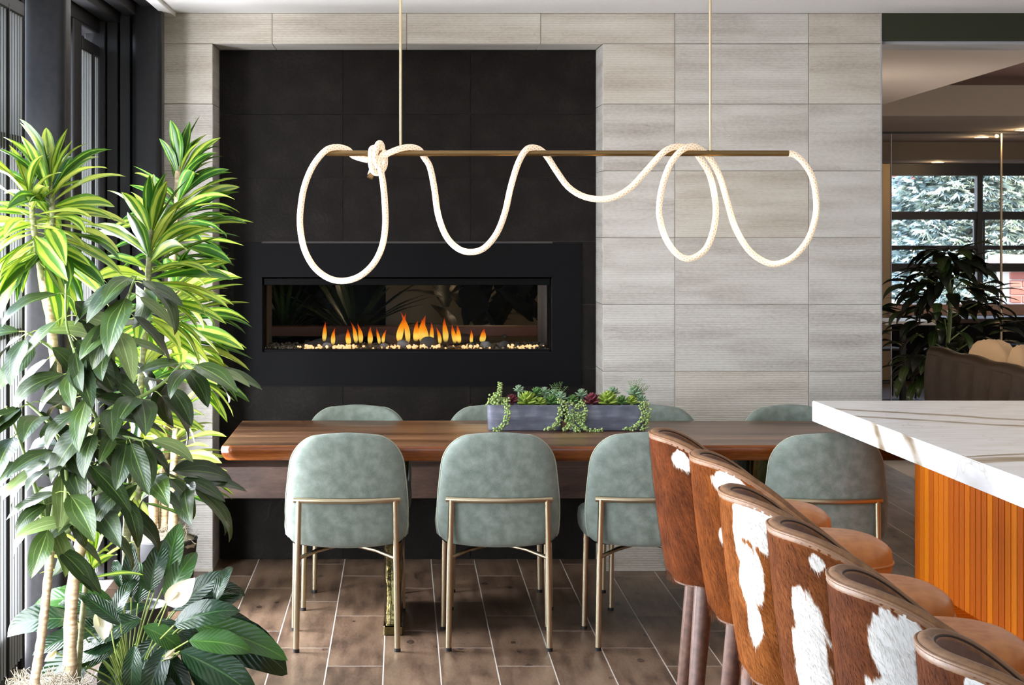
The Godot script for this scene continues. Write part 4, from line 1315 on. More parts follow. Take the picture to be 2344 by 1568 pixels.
func stools() -> void:
	var t := thing("bar_stool", "", "stool")
	var H := func(s: float) -> float: 
		var dd := 0.302 * (1.0 - cos(s * deg_to_rad(104.0)))
		return 0.94 - 0.40 * (1.0 - exp(-6.0 * dd * dd))
	var plan := func(s: float, y: float, inset: float) -> Vector3:
		var k := clampf((y - 0.49) / 0.45, 0.0, 1.0)
		var ph := s * deg_to_rad(104.0)
		var rx := lerpf(0.205, 0.252, k) + 0.010 * sin(PI * k) - inset
		var rz := lerpf(0.245, 0.302, k) + 0.006 * sin(PI * k) - inset
		return Vector3(signf(sin(ph)) * pow(absf(sin(ph)), 0.88) * rx, y, -0.03 + signf(cos(ph)) * pow(absf(cos(ph)), 0.92) * rz)
	for inset in [0.0, 0.031]:
		var R := []
		for i in 13:
			var row := PackedVector3Array()
			for j in 41:
				var s := j / 20.0 - 1.0
				var y: float = lerpf(0.49, H.call(s) - 0.006, i / 12.0)
				var q: Vector3 = plan.call(s, y, inset)
				if i == 0 and inset == 0.0: q = plan.call(s, y, 0.02)
				row.append(q)
			R.append(row)
		if inset == 0.0: obj("hide_back", Geo.new().grid(R, false, 1.0).mesh(), M.rim_leather, t)
		else: obj("inner_back", Geo.new().grid(R, false, -1.0).mesh(), M.brown_leather, t)
	var rim := PackedVector3Array()
	var pin := PackedVector3Array()
	var pout := PackedVector3Array()
	for i in 8:
		rim.append(plan.call(-1.0, lerpf(0.49, H.call(-1.0) - 0.02, i / 8.0), 0.0155))
	for j in 49:
		var s := j / 24.0 - 1.0
		rim.append(plan.call(s, H.call(s) - 0.006, 0.0155))
		pin.append(plan.call(s, H.call(s) + 0.000, 0.030))
		pout.append(plan.call(s, H.call(s) + 0.002, 0.0015))
	for i in 8:
		rim.append(plan.call(1.0, lerpf(H.call(1.0) - 0.02, 0.49, (i + 1) / 8.0), 0.0155))
	var rm := obj("rim", Geo.new().tube(rim, 0.0165, 12).mesh(), M.rim_leather, t)
	obj("seam", Geo.new().tube(pin, 0.0024, 6).mesh(), M.seam, rm)
	obj("piping", Geo.new().tube(pout, 0.0035, 6).mesh(), M.rim_leather, rm)
	var o2 := PackedVector2Array()
	for j in 41:
		var q: Vector3 = plan.call(j / 20.0 - 1.0, 0.49, 0.02)
		o2.append(Vector2(q.x, q.z))
	obj("seat_pan", Geo.new().prism(o2, 0.485, 0.59).mesh(), M.brown_leather, t)
	var seat := obj("seat", Geo.new().puff(Vector3(0, 0.662, -0.050), Vector3(0.395, 0.135, 0.465), 0.62, 0.66, 14, 36).mesh(), M.tan_leather, t)
	var lp := PackedVector3Array()
	for j in 37:
		var b := TAU * j / 36
		lp.append(Vector3(signf(cos(b)) * pow(absf(cos(b)), 0.66) * 0.198, 0.657, -0.050 + signf(sin(b)) * pow(absf(sin(b)), 0.66) * 0.233))
	obj("piping", Geo.new().tube(lp, 0.004, 6).mesh(), M.tan_leather, seat)
	for sx in [-1.0, 1.0]:
		for sz in [-1.0, 1.0]:
			obj("leg", Geo.new().tube(PackedVector3Array([Vector3(0.185 * sx, 0.0, 0.17 * sz - 0.01), Vector3(0.135 * sx, 0.49, 0.125 * sz - 0.01)]), [0.020, 0.031], 8).mesh(), M.stool_wood, t)
	var hides := [
		[[[0.715, 0.91, 0.04, 0.07]], c8(110, 58, 29), c8(78, 40, 21), 3],
		[[[0.71, 0.93, 0.07, 0.08], [0.675, 0.58, 0.025, 0.06]], c8(120, 64, 24), c8(90, 46, 18), 5],
		[[[0.68, 0.90, 0.085, 0.14], [0.64, 0.62, 0.05, 0.2], [0.64, 0.36, 0.03, 0.16], [0.60, 0.85, 0.02, 0.2]], c8(140, 82, 38), c8(108, 58, 22), 7],
		[[[0.65, 0.42, 0.065, 0.34], [0.69, 0.93, 0.022, 0.045], [0.63, 0.66, 0.03, 0.14]], c8(118, 66, 32), c8(92, 50, 26), 11],
		[[[0.71, 0.80, 0.075, 0.2], [0.675, 0.5, 0.06, 0.26]], c8(110, 60, 32), c8(84, 45, 26), 13],
		[[[0.655, 0.95, 0.03, 0.05], [0.74, 0.6, 0.05, 0.2]], c8(110, 60, 32), c8(82, 43, 24), 17]]
	var spots := [[1.040, -6.20, -PI / 2 - 0.05, "reddish brown cowhide stool farthest along the island, next to the dining chairs"], [1.080, -5.60, -PI / 2, "cowhide stool second from the dining table, a white patch high on its rim"], [1.045, -4.86, -PI / 2, "light brown cowhide stool with a long ragged white blaze, third from the dining table"], [1.063, -4.31, -PI / 2, "cowhide stool with a big white patch low down, fourth from the dining table"], [1.060, -3.68, -PI / 2, "dark cowhide stool with a white band up to its rim, fifth from the table"], [1.072, -3.08, -PI / 2, "cowhide stool at the bottom corner, only its rim and a small white spot showing"]]
	var coats := []
	for i in 6:
		var q = spots[i]
		var s: Node3D = t
		if i == 0:
			t.position = Vector3(q[0], 0, q[1])
			t.rotation.y = q[2]
			tag(t, q[3], "stool", "cowhide stools along the island")
		else:
			s = copy(t, "bar_stool", q[3], Vector3(q[0], 0, q[1]), q[2], "cowhide stools along the island")
		var h = hides[i]
		var m := StandardMaterial3D.new()
		m.resource_name = "hide"
		var tint := hide_colors(h[0], h[1], h[2], h[3])
		m.albedo_texture = per_pixel(384, 256, tint)
		m.roughness = 0.85
		m.metallic_specular = 0.15
		(s.get_node("hide_back") as MeshInstance3D).material_override = m
		coats.append([s, tint])
	# short hairs lying down the hide
	var hair := Geo.new()
	hair.tri(Vector3(-0.00055, 0, 0), Vector3(0.00055, 0, 0), Vector3(0, -0.0125, 0.0030), Vector3.BACK, Vector3.BACK, Vector3.BACK)
	var hm := hair.mesh()
	var fm := mat("fur", Color.WHITE, 0.8, 0.0, 0.2)
	fm.vertex_color_use_as_albedo = true
	for q in coats:
		var mm := MultiMesh.new()
		mm.transform_format = MultiMesh.TRANSFORM_3D
		mm.use_colors = true
		mm.mesh = hm
		mm.instance_count = 9000
		for k in 9000:
			var u := rng.randf_range(-0.32, 0.85)
			var v := rng.randf_range(0.01, 0.985)
			var p: Vector3 = plan.call(u, lerpf(0.49, H.call(u) - 0.006, v), 0.0)
			var p2: Vector3 = plan.call(u + 0.01, p.y, 0.0)
			var across := (p2 - p).normalized()
			var out := across.cross(Vector3.UP)
			if out.dot(Vector3(p.x, 0, p.z)) < 0.0: out = -out
			var bs := Basis(across, Vector3.UP, out) * Basis(Vector3.BACK, rng.randf_range(0.1, 0.9))
			mm.set_instance_transform(k, Transform3D(bs.scaled(Vector3.ONE * rng.randf_range(0.7, 1.3)), p))
			var c: Color = q[1].call((u + 1.0) / 2.0, v)
			mm.set_instance_color(k, c.srgb_to_linear() * rng.randf_range(0.85, 1.25))
		var mi := MultiMeshInstance3D.new()
		mi.name = "fur"
		mi.multimesh = mm
		mi.material_override = fm
		q[0].add_child(mi, true)
		mi.set_meta("kind", "stuff")

# ------------------------------------------------------------------ planters
func planters() -> void:
	var zc := -8.155
	var group := "slate planters on the table"
	for k in 2:
		var x0: float = [1117.0, 1301.0][k]
		var x1: float = [1291.0, 1482.0][k]
		var a := at(x0, 987, 8.09)
		var b := at(x1, 987, 8.09)
		var o := thing("planter", ["slate grey cast trough planter beside the glow of the fire", "slate grey cast trough planter against the pale stone wall side"][k], "planter", Vector3((a.x + b.x) / 2, 0.75, zc), 0.0, group)
		var hw := (b.x - a.x) / 2
		var R := []
		for q in [[0.0, 0.0, 0.004], [1.0, 0.0, 0.012], [1.0, 0.004, 0.004], [1.0, 0.05, 0.001], [1.0, 0.104, 0.0], [1.0, 0.105, 0.002], [1.0, 0.105, 0.010], [1.0, 0.104, 0.012], [1.0, 0.06, 0.013]]:
			var row := PackedVector3Array()
			for j in 41:
				var t := TAU * j / 40
				var cx: float = signf(cos(t)) * pow(absf(cos(t)), 0.28) * (hw - q[2]) * q[0]
				var cz: float = signf(sin(t)) * pow(absf(sin(t)), 0.28) * (0.062 - q[2]) * q[0]
				row.append(Vector3(cx, q[1], cz))
			R.append(row)
		obj("trough", Geo.new().grid(R, true, -1.0, 1.0, 1.0).mesh(), M.planter_clay, o)
		M.planter_clay.uv1_triplanar = true
		obj("soil", span(-hw + 0.015, hw - 0.015, 0.07, 0.088, 0.046, -0.046, 0.004), M.soil, o)
	# rosettes, each a plant of many fleshy leaves
	var fl := Geo.new().puff(Vector3(0.5, 0, 0), Vector3(1.0, 0.20, 0.42), 0.9, 1.0, 7, 12)
	for i in fl.v.size():
		var p := fl.v[i]
		p.z *= 0.35 + 0.9 * sin(PI * clampf(p.x * 0.8 + 0.12, 0, 1))
		p.y += 0.16 * p.x * p.x
		fl.v[i] = p
	var fm := fl.mesh()
	var rs := [
		[1172, 914, 15, "succulent_red", "small dark red succulent beside the bead bush", 22, 0.0], [1207, 914, 23, "succulent_lime", "big lime succulent with fat leaves in the first planter", 26, 0.0], [1229, 899, 15, "succulent_green", "green succulent behind the small lime one", 20, -0.03], [1238, 918, 13, "succulent_lime", "small yellow lime succulent leaning over the first planter's edge", 18, 0.02], [1247, 898, 14, "succulent_grey", "grey green succulent at the back of the first planter", 18, -0.03], [1263, 916, 17, "succulent_green", "leafy green succulent near the gap between planters", 22, 0.0], [1188, 892, 12, "succulent_grey", "pale grey succulent peeking behind the big lime one", 18, -0.035], [1269, 902, 14, "succulent_grey", "blue grey succulent near the first planter's far end", 18, -0.02], [1285, 906, 13, "succulent_grey", "grey succulent right at the gap between planters", 16, 0.0],
		[1312, 914, 14, "succulent_green", "bushy green succulent starting the second planter", 20, 0.0], [1332, 902, 14, "succulent_grey", "grey green succulent behind the purple one", 18, -0.03], [1356, 914, 19, "succulent_red", "purple red succulent rosette in the second planter", 28, 0.0], [1392, 913, 23, "succulent_lime", "large pine-cone shaped lime succulent in the second planter", 34, 0.0], [1403, 896, 13, "succulent_grey", "pale tufted succulent behind the large lime one", 18, -0.035], [1424, 916, 15, "succulent_green", "mid green succulent between the two lime ones", 20, 0.01], [1446, 915, 14, "succulent_lime", "small bright lime succulent near the end of the second planter", 20, 0.015], [1453, 896, 17, "succulent_grey", "tall grey succulent at the end of the second planter", 22, -0.02], [1467, 912, 13, "succulent_grey", "blue grey succulent over the second planter's end", 18, 0.0]]
	for q in rs:
		var pos := at(q[0], q[1] + q[2] * 0.55, 8.155 - q[6])
		pos.z = zc + q[6]
		pos.y = 0.838
		var cy := at(q[0], q[1], 8.15).y - 0.838
		var o := thing("succulent", q[4], "succulent", pos, 0.0, "succulents in the slate planters")
		var r: float = q[2] * 1.25 * 8.15 / F
		obj("stem", Geo.new().tube(PackedVector3Array([Vector3(0, -0.004, 0), Vector3(0, maxf(cy - r * 0.2, 0.004), 0)]), r * 0.22, 7).mesh(), M[q[3]], o)
		var n: int = q[5]
		for k in n:
			var tt := (k + 0.5) / n
			var el := lerpf(-0.15, 1.35, tt)
			var az := k * 2.39996
			var d := Vector3(cos(az) * cos(el), sin(el), sin(az) * cos(el))
			var ln := r * lerpf(1.15, 0.65, tt)
			obj("leaf", fm, M[q[3]], o, Transform3D(aim(d, Vector3.UP).scaled(Vector3.ONE * ln), Vector3(0, maxf(cy, 0.006) - r * 0.35 + r * 0.35 * tt, 0)))
	# trailing strings of beads
	var st := [
		[[400, 330], [420, 430], [410, 520], [395, 600], [340, 660], [270, 690], "bead strand at the outer end of the first planter"], [[1030, 340], [1032, 480], [1010, 580], [960, 650], [880, 685], "bead strand curling back along the first planter"], [[1095, 350], [1108, 480], [1120, 580], [1115, 650], [1080, 690], "bead strand hanging in the gap between planters"], [[1180, 360], [1190, 500], [1160, 600], [1195, 660], [1240, 703], "bead strand touching the table just past the gap"], [[1250, 370], [1240, 500], [1252, 580], [1300, 650], [1380, 688], [1500, 700], "long bead strand lying out along the table"], [[1300, 350], [1312, 480], [1300, 560], [1288, 640], "short bead strand on the face of the second planter"], [[1975, 360], [2000, 480], [1970, 590], [1900, 650], [1800, 686], "bead strand curling back along the second planter's end"], [[2045, 380], [2062, 500], [2050, 600], [1995, 683], "bead strand down the far corner of the second planter"]]
	for s in st:
		var pts := []
		var last: int = s.size() - 1
		for k in last:
			var px: float = 1080 + s[k][0] / 5.096
			var py: float = 850 + s[k][1] / 5.096
			var d := 8.078 - (0.0 if py < 970 else 0.02 * (py - 970) / 17.0)
			if k == 0: d = 8.10
			var p := at(px, py, d)
			p.y = maxf(p.y, 0.756)
			pts.append(p)
		var o := thing("string_of_pearls", "trailing green " + s[last], "succulent", pts[0], 0.0, "bead strands over the planters")
		var line := spline(pts, 10)
		for k in line.size(): line[k] -= o.position
		obj("stem", Geo.new().tube(line, 0.0012, 5).mesh(), M.stem_green, o)
		var g := Geo.new()
		for k in line.size():
			for w in 2:
				var off := Vector3(rng.randf_range(-1, 1), rng.randf_range(-0.5, 0.8), rng.randf_range(-0.3, 1.0)) * 0.012
				var c := line[k] + off
				c.y = maxf(c.y, 0.7545 - o.position.y)
				g.puff(c, Vector3.ONE * rng.randf_range(0.0065, 0.0095), 1, 1, 4, 6)
		stuff(obj("bead", g.mesh(), M.pearl, o))
	# bead bush and thin twigs
	var bb := thing("bead_bush", "round bush of pale green beads with an upright sprig, first in the row", "succulent", at(1138, 935, 8.14))
	var g := Geo.new()
	var gs := Geo.new()
	for k in 34:
		var a := rng.randf() * TAU
		var el := rng.randf_range(0.1, 1.5)
		var tip := Vector3(cos(a) * cos(el) * 0.045, 0.005 + sin(el) * 0.055, sin(a) * cos(el) * 0.04)
		gs.tube(PackedVector3Array([Vector3(0, -0.02, 0), tip]), 0.001, 4)
		for w in 5: g.puff(tip * (0.55 + 0.12 * w) + Vector3(rng.randf_range(-1, 1), rng.randf_range(-1, 1), rng.randf_range(-1, 1)) * 0.006, Vector3.ONE * 0.0095, 1, 1, 4, 6)
	for w in 26: g.puff(Vector3(0.009 + 0.004 * w / 26.0, 0.05 + 0.0022 * w, 0) + Vector3(cos(w * 2.4), 0.2, sin(w * 2.4)) * 0.007, Vector3(0.011, 0.006, 0.009), 1, 1, 4, 6)
	obj("stem", gs.mesh(), M.stem_green, bb)
	stuff(obj("bead", g.mesh(), M.pearl, bb))
	for q in [["twiggy succulent sprig rising by the gap between planters", 1276, 905, [[-14, -22], [-4, -26], [8, -28], [20, -18], [-24, -10]]], ["twiggy succulent sprig arching over the end of the second planter", 1450, 900, [[-8, -24], [4, -26], [16, -30], [24, -20], [30, -8], [34, -14]]]]:
		var o := thing("succulent_sprig", q[0], "succulent", at(q[1], q[2] + 26, 8.17), 0.0, "")
		for b in q[3]:
			var tip := at(q[1] + b[0], q[2] + b[1], 8.17) - o.position
			var line := spline([Vector3.ZERO, Vector3(tip.x * 0.35, tip.y * 0.6, 0.01), tip], 5)
			var tw := obj("twig", Geo.new().tube(line, 0.0009, 5).mesh(), M.stem_green, o)
			var lg := Geo.new()
			for k in range(3, line.size()):
				for sd in [-1.0, 1.0]:
					lg.puff(line[k] + Vector3(sd * 0.005, 0.004, 0), Vector3(0.006, 0.003, 0.002), 1, 1, 3, 6)
			stuff(obj("leaflet", lg.mesh(), M.succulent_green, tw))

# ------------------------------------------------------------------ plants
func aim(d: Vector3, up: Vector3) -> Basis:
	var x := d.normalized()
	var z := x.cross(up)
	if z.length() < 0.05: z = x.cross(Vector3.BACK)
	z = z.normalized()
	return Basis(x, z.cross(x), z)

# a leaf blade from the origin along +X: peak is where it is widest, droop its bend, fold the V of its midrib
func leaf(length: float, width: float, peak: float, droop: float, fold: float, kind: int, twist := 0.0) -> ArrayMesh:
	var R := []
	var nl := 12
	var nw := 6
	var p := Vector3.ZERO
	var k := log(0.5) / log(peak)
	for i in nl + 1:
		var t := float(i) / nl
		var a := -droop * t * t
		if i > 0: p += Vector3(cos(a), sin(a), 0) * length / nl
		var w := width * 0.5 * pow(maxf(0.0, sin(PI * pow(t, k))), 0.85 if kind == 0 else 0.75)
		if kind == 0: w = maxf(w, width * 0.13 * (1.0 - t))
		w = maxf(w, 0.0004)
		var nrm := Vector3(-sin(a), cos(a), 0)
		var row := PackedVector3Array()
		for j in nw + 1:
			var s := j / (nw * 0.5) - 1.0
			var q := Vector3(0, 0, s * w) + nrm * (fold * absf(s) * w + (0.06 if kind == 0 else 0.04) * w * sin(t * 17.0 + s * 2.0) * absf(s))
			if twist != 0.0:
				var tw := twist * t
				q = Vector3(q.x, q.y * cos(tw) - q.z * sin(tw), q.y * sin(tw) + q.z * cos(tw))
			row.append(p + q)
		R.append(row)
	return Geo.new().grid(R, false, -1.0).mesh()

func leaf_set(length: float, width: float, peak: float, fold: float, kind: int, droops: Array) -> Array:
	var out := []
	for k in droops.size():
		out.append(leaf(length, width * (0.9 + 0.2 * (k % 2)), peak, droops[k], fold, kind, [0.0, 0.5, -0.5, 0.25][k % 4]))
	return out

# a crown of strap leaves up a cane: axis from a to b in frame pixels at depth d
func crown(o: Node3D, a: Vector3, b: Vector3, n: int, ln: float, set_: Array, mats: Array, low := -0.25, high := 1.25, bias := 0.0) -> void:
	for k in n:
		var t := pow((k + 0.5) / n, 0.9)
		var az := k * 2.39996 + rng.randf_range(-0.35, 0.35)
		if bias > 0.0 and rng.randf() < bias: az = rng.randf_range(-0.7, 0.7)
		var el := lerpf(low, high, pow(t, 1.6)) + rng.randf_range(-0.18, 0.18)
		var d := Vector3(cos(az) * cos(el), sin(el), sin(az) * cos(el) * 0.85)
		var p := a.lerp(b, t)
		var s := ln * lerpf(1.0, 0.72, t * t) * rng.randf_range(0.82, 1.12)
		var tip_x := p.x + d.x * s
		if p.z + o.position.z > -6.6 and tip_x + o.position.x < -1.36: s *= 0.7
		obj("leaf", set_[k % set_.size()], M[mats[rng.randi() % mats.size()]], o, Transform3D(aim(d, Vector3.UP).scaled(Vector3(s, s, s * rng.randf_range(0.85, 1.2))) * Basis(Vector3.RIGHT, rng.randf_range(-0.5, 0.5)), p))

func canes(o: Node3D, lines: Array, called: String, m: Material, r0: float, r1: float) -> void:
	for l in lines:
		var pts := []
		for q in l: pts.append(q)
		var line := spline(pts, 6)
		var rad := []
		for k in line.size():
			rad.append(lerpf(r0, r1, k / (line.size() - 1.0)) * (1.0 + (0.10 if k % 2 == 0 else -0.04)))
		obj(called, Geo.new().tube(line, rad, 10).mesh(), m, o)

func moss_mound(parent: Node3D, c: Vector3, r: float) -> void:
	var g := Geo.new()
	g.puff(c + Vector3(0, -0.01, 0), Vector3(r * 2, r * 0.75, r * 2), 0.8, 1.0, 8, 20, 0.05, 2)
	for k in 300:
		var a := rng.randf() * TAU
		var q := sqrt(rng.randf()) * r * 0.95
		var p := c + Vector3(cos(a) * q, 0.32 * sqrt(maxf(0.0, r * r - q * q)), sin(a) * q)
		var pts := PackedVector3Array()
		var d := Vector3(rng.randf_range(-1, 1), rng.randf_range(0.0, 0.8), rng.randf_range(-1, 1)).normalized()
		for j in 5:
			pts.append(p)
			d = (d + Vector3(rng.randf_range(-1, 1), rng.randf_range(-1, 1), rng.randf_range(-1, 1)) * 0.7).normalized()
			p += d * 0.013
		g.tube(pts, 0.0011, 4, false)
	stuff(obj("moss", g.mesh(), M.moss, parent))

func pot(called: String, label: String, where: Vector3, r: float, h: float, moss := true) -> void:
	var o := thing(called, label, "plant pot", where)
	obj("pot_body", Geo.new().lathe([Vector2(0, 0), Vector2(r * 0.78, 0), Vector2(r * 0.8, 0.004), Vector2(r * 0.98, h - 0.006), Vector2(r, h), Vector2(r - 0.008, h), Vector2(r - 0.014, h - 0.01), Vector2(r * 0.85, h - 0.05), Vector2(0, h - 0.05)], 36, Vector3.ZERO, -1.0).mesh(), M.pot_black, o)
	if moss: moss_mound(o, Vector3(0, h - 0.012, 0), r * 0.93)
	else: obj("soil", Geo.new().puff(Vector3(0, h - 0.04, 0), Vector3(r * 1.75, 0.03, r * 1.75), 0.7, 1.0, 6, 20).mesh(), M.soil, o)

func foliage() -> void:
	var dl := [0.25, 0.55, 0.9, 0.4, 0.75]
	var strap := leaf_set(1.0, 0.215, 0.55, 0.35, 0, dl)
	# pots
	pot("plant_pot", "black pot of grey moss between column and stone wall", Vector3(-1.0, 0, -8.3), 0.150, 0.285)
	pot("plant_pot", "moss covered pot at the foot of the dark leaved tree", Vector3(-1.07, 0, -6.02), 0.155, 0.178)
	pot("plant_pot", "black pot hidden behind the peace lily", Vector3(-0.97, 0, -7.2), 0.13, 0.22, false)
	pot("plant_pot", "low black pot under the peace lily leaves", Vector3(-0.86, 0, -6.3), 0.10, 0.12, false)
	# yellow striped corn plant close to the window
	var A := thing("dracaena", "tall yellow striped dracaena in front of the wide black column", "plant", Vector3(-1.02, 0.18, -6.12))
	var rel := func(o: Node3D, px: float, py: float, d: float) -> Vector3: return at(px, py, d) - o.position
	canes(A, [[Vector3(0, 0.0, 0), rel.call(A, 165, 1360, 6.14), rel.call(A, 190, 1200, 6.16), rel.call(A, 172, 1050, 6.16), rel.call(A, 128, 840, 6.15), rel.call(A, 112, 690, 6.15), rel.call(A, 98, 620, 6.14)]], "cane", M.cane, 0.021, 0.013)
	canes(A, [[rel.call(A, 98, 640, 6.14), rel.call(A, 88, 590, 6.12), rel.call(A, 75, 500, 6.10), rel.call(A, 70, 420, 6.1)], [rel.call(A, 98, 640, 6.14), rel.call(A, 116, 580, 6.14), rel.call(A, 120, 480, 6.14), rel.call(A, 112, 400, 6.14)]], "green_stem", M.green_cane, 0.011, 0.008)
	crown(A, rel.call(A, 104, 590, 6.14), rel.call(A, 116, 415, 6.14), 52, 0.29, strap, ["dracaena_bright", "dracaena_yellow", "dracaena_bright", "dracaena_green"], -0.5, 1.3)
	crown(A, rel.call(A, 84, 600, 6.12), rel.call(A, 66, 440, 6.08), 34, 0.26, strap, ["dracaena_bright", "dracaena_yellow"], -0.6, 1.2)
	crown(A, rel.call(A, 196, 1330, 6.2), rel.call(A, 216, 1270, 6.2), 12, 0.20, strap, ["dracaena_yellow", "dracaena_bright"], 0.3, 1.3)
	canes(A, [[Vector3(0.02, 0.0, -0.02), rel.call(A, 196, 1340, 6.2), rel.call(A, 216, 1270, 6.2)]], "green_stem", M.green_cane, 0.010, 0.007)
	# dracaena in the mossy pot by the wall: several canes with crowns at different heights
	var B := thing("dracaena", "tall dracaena by the stone wall, its leaves combed out towards the fire", "plant", Vector3(-1.0, 0.26, -8.3))
	canes(B, [[Vector3(0.01, 0, 0), rel.call(B, 376, 1100, 8.3), rel.call(B, 380, 900, 8.3), rel.call(B, 392, 660, 8.3), rel.call(B, 404, 480, 8.3), rel.call(B, 408, 380, 8.3)], [Vector3(-0.03, 0, 0.02), rel.call(B, 352, 1120, 8.26), rel.call(B, 372, 900, 8.24), rel.call(B, 390, 800, 8.24)], [Vector3(0.05, 0, 0.03), rel.call(B, 398, 1080, 8.25), rel.call(B, 402, 980, 8.25)]], "cane", M.cane, 0.022, 0.012)
	crown(B, rel.call(B, 402, 600, 8.3), rel.call(B, 410, 385, 8.3), 56, 0.30, strap, ["dracaena_green", "dracaena_green", "dracaena_bright"], -0.05, 1.35, 0.45)
	crown(B, rel.call(B, 386, 860, 8.24), rel.call(B, 402, 640, 8.24), 60, 0.34, strap, ["dracaena_bright", "dracaena_green", "dracaena_bright", "dracaena_yellow"], -0.35, 0.8, 0.5)
	crown(B, rel.call(B, 398, 1130, 8.25), rel.call(B, 402, 960, 8.25), 34, 0.25, strap, ["dracaena_bright", "dracaena_green", "dracaena_yellow"], -0.3, 0.9, 0.4)
	# dracaena between them
	var C := thing("dracaena", "bushy dracaena between the window plants and the wall plant, two ringed green canes", "plant", Vector3(-0.97, 0.18, -7.2))
	canes(C, [[Vector3(-0.02, 0, 0), rel.call(C, 290, 1290, 7.2), rel.call(C, 292, 1180, 7.2), rel.call(C, 304, 1060, 7.2), rel.call(C, 330, 800, 7.2), rel.call(C, 340, 620, 7.2), rel.call(C, 346, 500, 7.2)], [Vector3(0.03, 0, 0.01), rel.call(C, 312, 1290, 7.18), rel.call(C, 314, 1170, 7.18), rel.call(C, 318, 1110, 7.18)]], "cane", M.green_cane, 0.017, 0.010)
	crown(C, rel.call(C, 332, 740, 7.2), rel.call(C, 348, 520, 7.2), 64, 0.31, strap, ["dracaena_bright", "dracaena_yellow", "dracaena_bright", "dracaena_green"], -0.4, 1.3, 0.25)
	crown(C, rel.call(C, 306, 1150, 7.2), rel.call(C, 316, 1060, 7.2), 24, 0.19, strap, ["dracaena_bright", "dracaena_green", "dracaena_yellow"], -0.4, 1.2)
	crown(C, rel.call(C, 322, 980, 7.2), rel.call(C, 330, 830, 7.2), 34, 0.24, strap, ["dracaena_bright", "dracaena_green", "dracaena_yellow"], -0.4, 0.9)
	# dark three-veined tree
	var d0 := 5.9
	var T := thing("broadleaf_tree", "slender potted tree with dark drooping three-veined leaves, foremost at the window", "plant", Vector3(-1.09, 0.185, -5.95))
	var tw := [
		[[112, 1270], [84, 1130], [46, 1010], [14, 930]], [[118, 1270], [160, 1130], [205, 1025], [222, 965], [198, 918], [171, 866], [170, 807], [152, 740], [151, 650]], [[222, 965], [262, 930], [330, 905], [384, 868], [420, 831], [455, 850]], [[196, 918], [232, 840], [262, 770], [280, 735], [300, 660], [312, 632]], [[130, 1230], [199, 1188], [260, 1140], [315, 1105], [380, 1085], [430, 1110]], [[150, 1150], [150, 1060], [120, 980], [60, 920]], [[171, 866], [120, 800], [60, 760]], [[205, 1025], [270, 1000], [330, 1010]], [[112, 1270], [120, 1180], [135, 1100], [150, 1020]]]
	canes(T, [[Vector3(-0.01, 0, 0.02), rel.call(T, 92, 1480, 5.93), rel.call(T, 104, 1380, 5.93), rel.call(T, 116, 1262, 5.93)]], "trunk", M.cane, 0.0145, 0.0125)
	var wide := leaf_set(1.0, 0.38, 0.42, 0.22, 1, [0.5, 0.9, 1.3, 0.7])
	for w in tw.size():
		var pts := []
		for k in tw[w].size(): pts.append(rel.call(T, tw[w][k][0], tw[w][k][1], d0 + 0.05 * sin(w * 2.2 + k)))
		var line := spline(pts, 6)
		var rad := []
		for k in line.size(): rad.append(lerpf(0.0075, 0.0032, k / (line.size() - 1.0)))
		var br := obj("branch", Geo.new().tube(line, rad, 8).mesh(), M.stem_green, T)
		var k := 4 if w < 2 else 2
		while k < line.size():
			for c in (2 if k < line.size() - 2 else 4):
				var az := rng.randf() * TAU
				var d := Vector3(cos(az), rng.randf_range(-0.75, 0.25), 0.75 * sin(az) + 0.25).normalized()
				var p := line[k] + d * 0.032
				obj("petiole", Geo.new().tube(PackedVector3Array([line[k], line[k] + d * 0.016 + Vector3(0, 0.004, 0), p]), 0.0017, 5, false).mesh(), M.petiole, br)
				var s := rng.randf_range(0.13, 0.215)
				var r := rng.randf()
				obj("leaf", wide[rng.randi() % 4], M.leaf_deep if r < 0.6 else (M.leaf_mid if r < 0.85 else M.leaf_pale), br, Transform3D(aim(d + Vector3(0, -0.25, 0), Vector3(rng.randf_range(-0.5, 0.5), 1, 0.5)).scaled(Vector3.ONE * s), p))
			k += 3
	# peace lily
	var P := thing("peace_lily", "peace lily with glossy dark leaves and white spathes, low at the window", "plant", Vector3(-0.86, 0.10, -6.3))
	var lily := leaf_set(1.0, 0.36, 0.45, 0.25, 1, [0.6, 1.1, 1.6, 0.9])
	var lf := []   # tip targets in frame pixels: where each blade starts and where it points
	for q in [[250, 1390, 150, 1370], [190, 1400, 60, 1420], [230, 1430, 120, 1490], [200, 1470, 90, 1560], [255, 1480, 250, 1600], [320, 1480, 320, 1600], [300, 1370, 300, 1270], [345, 1350, 370, 1250], [270, 1360, 250, 1290], [380, 1330, 400, 1230], [395, 1400, 500, 1340], [420, 1380, 555, 1370], [440, 1420, 600, 1510], [430, 1470, 540, 1570], [360, 1420, 430, 1480], [330, 1400, 250, 1440], [290, 1410, 200, 1360], [400, 1440, 470, 1520], [370, 1490, 420, 1600], [500, 1360, 530, 1290], [225, 1390, 100, 1400], [340, 1440, 345, 1540], [285, 1450, 180, 1520], [310, 1390, 330, 1300], [260, 1420, 300, 1330], [430, 1400, 520, 1450], [380, 1380, 430, 1290], [240, 1450, 130, 1450], [410, 1500, 500, 1600], [350, 1360, 290, 1290], [210, 1500, 130, 1590], [365, 1460, 300, 1560], [440, 1450, 560, 1480]]:
		lf.append(q)
		if q[3] > 1330: lf.append([q[0] + rng.randf_range(-30, 30), q[1] + rng.randf_range(0, 40), q[2] + rng.randf_range(-45, 45), q[3] + rng.randf_range(0, 60)])
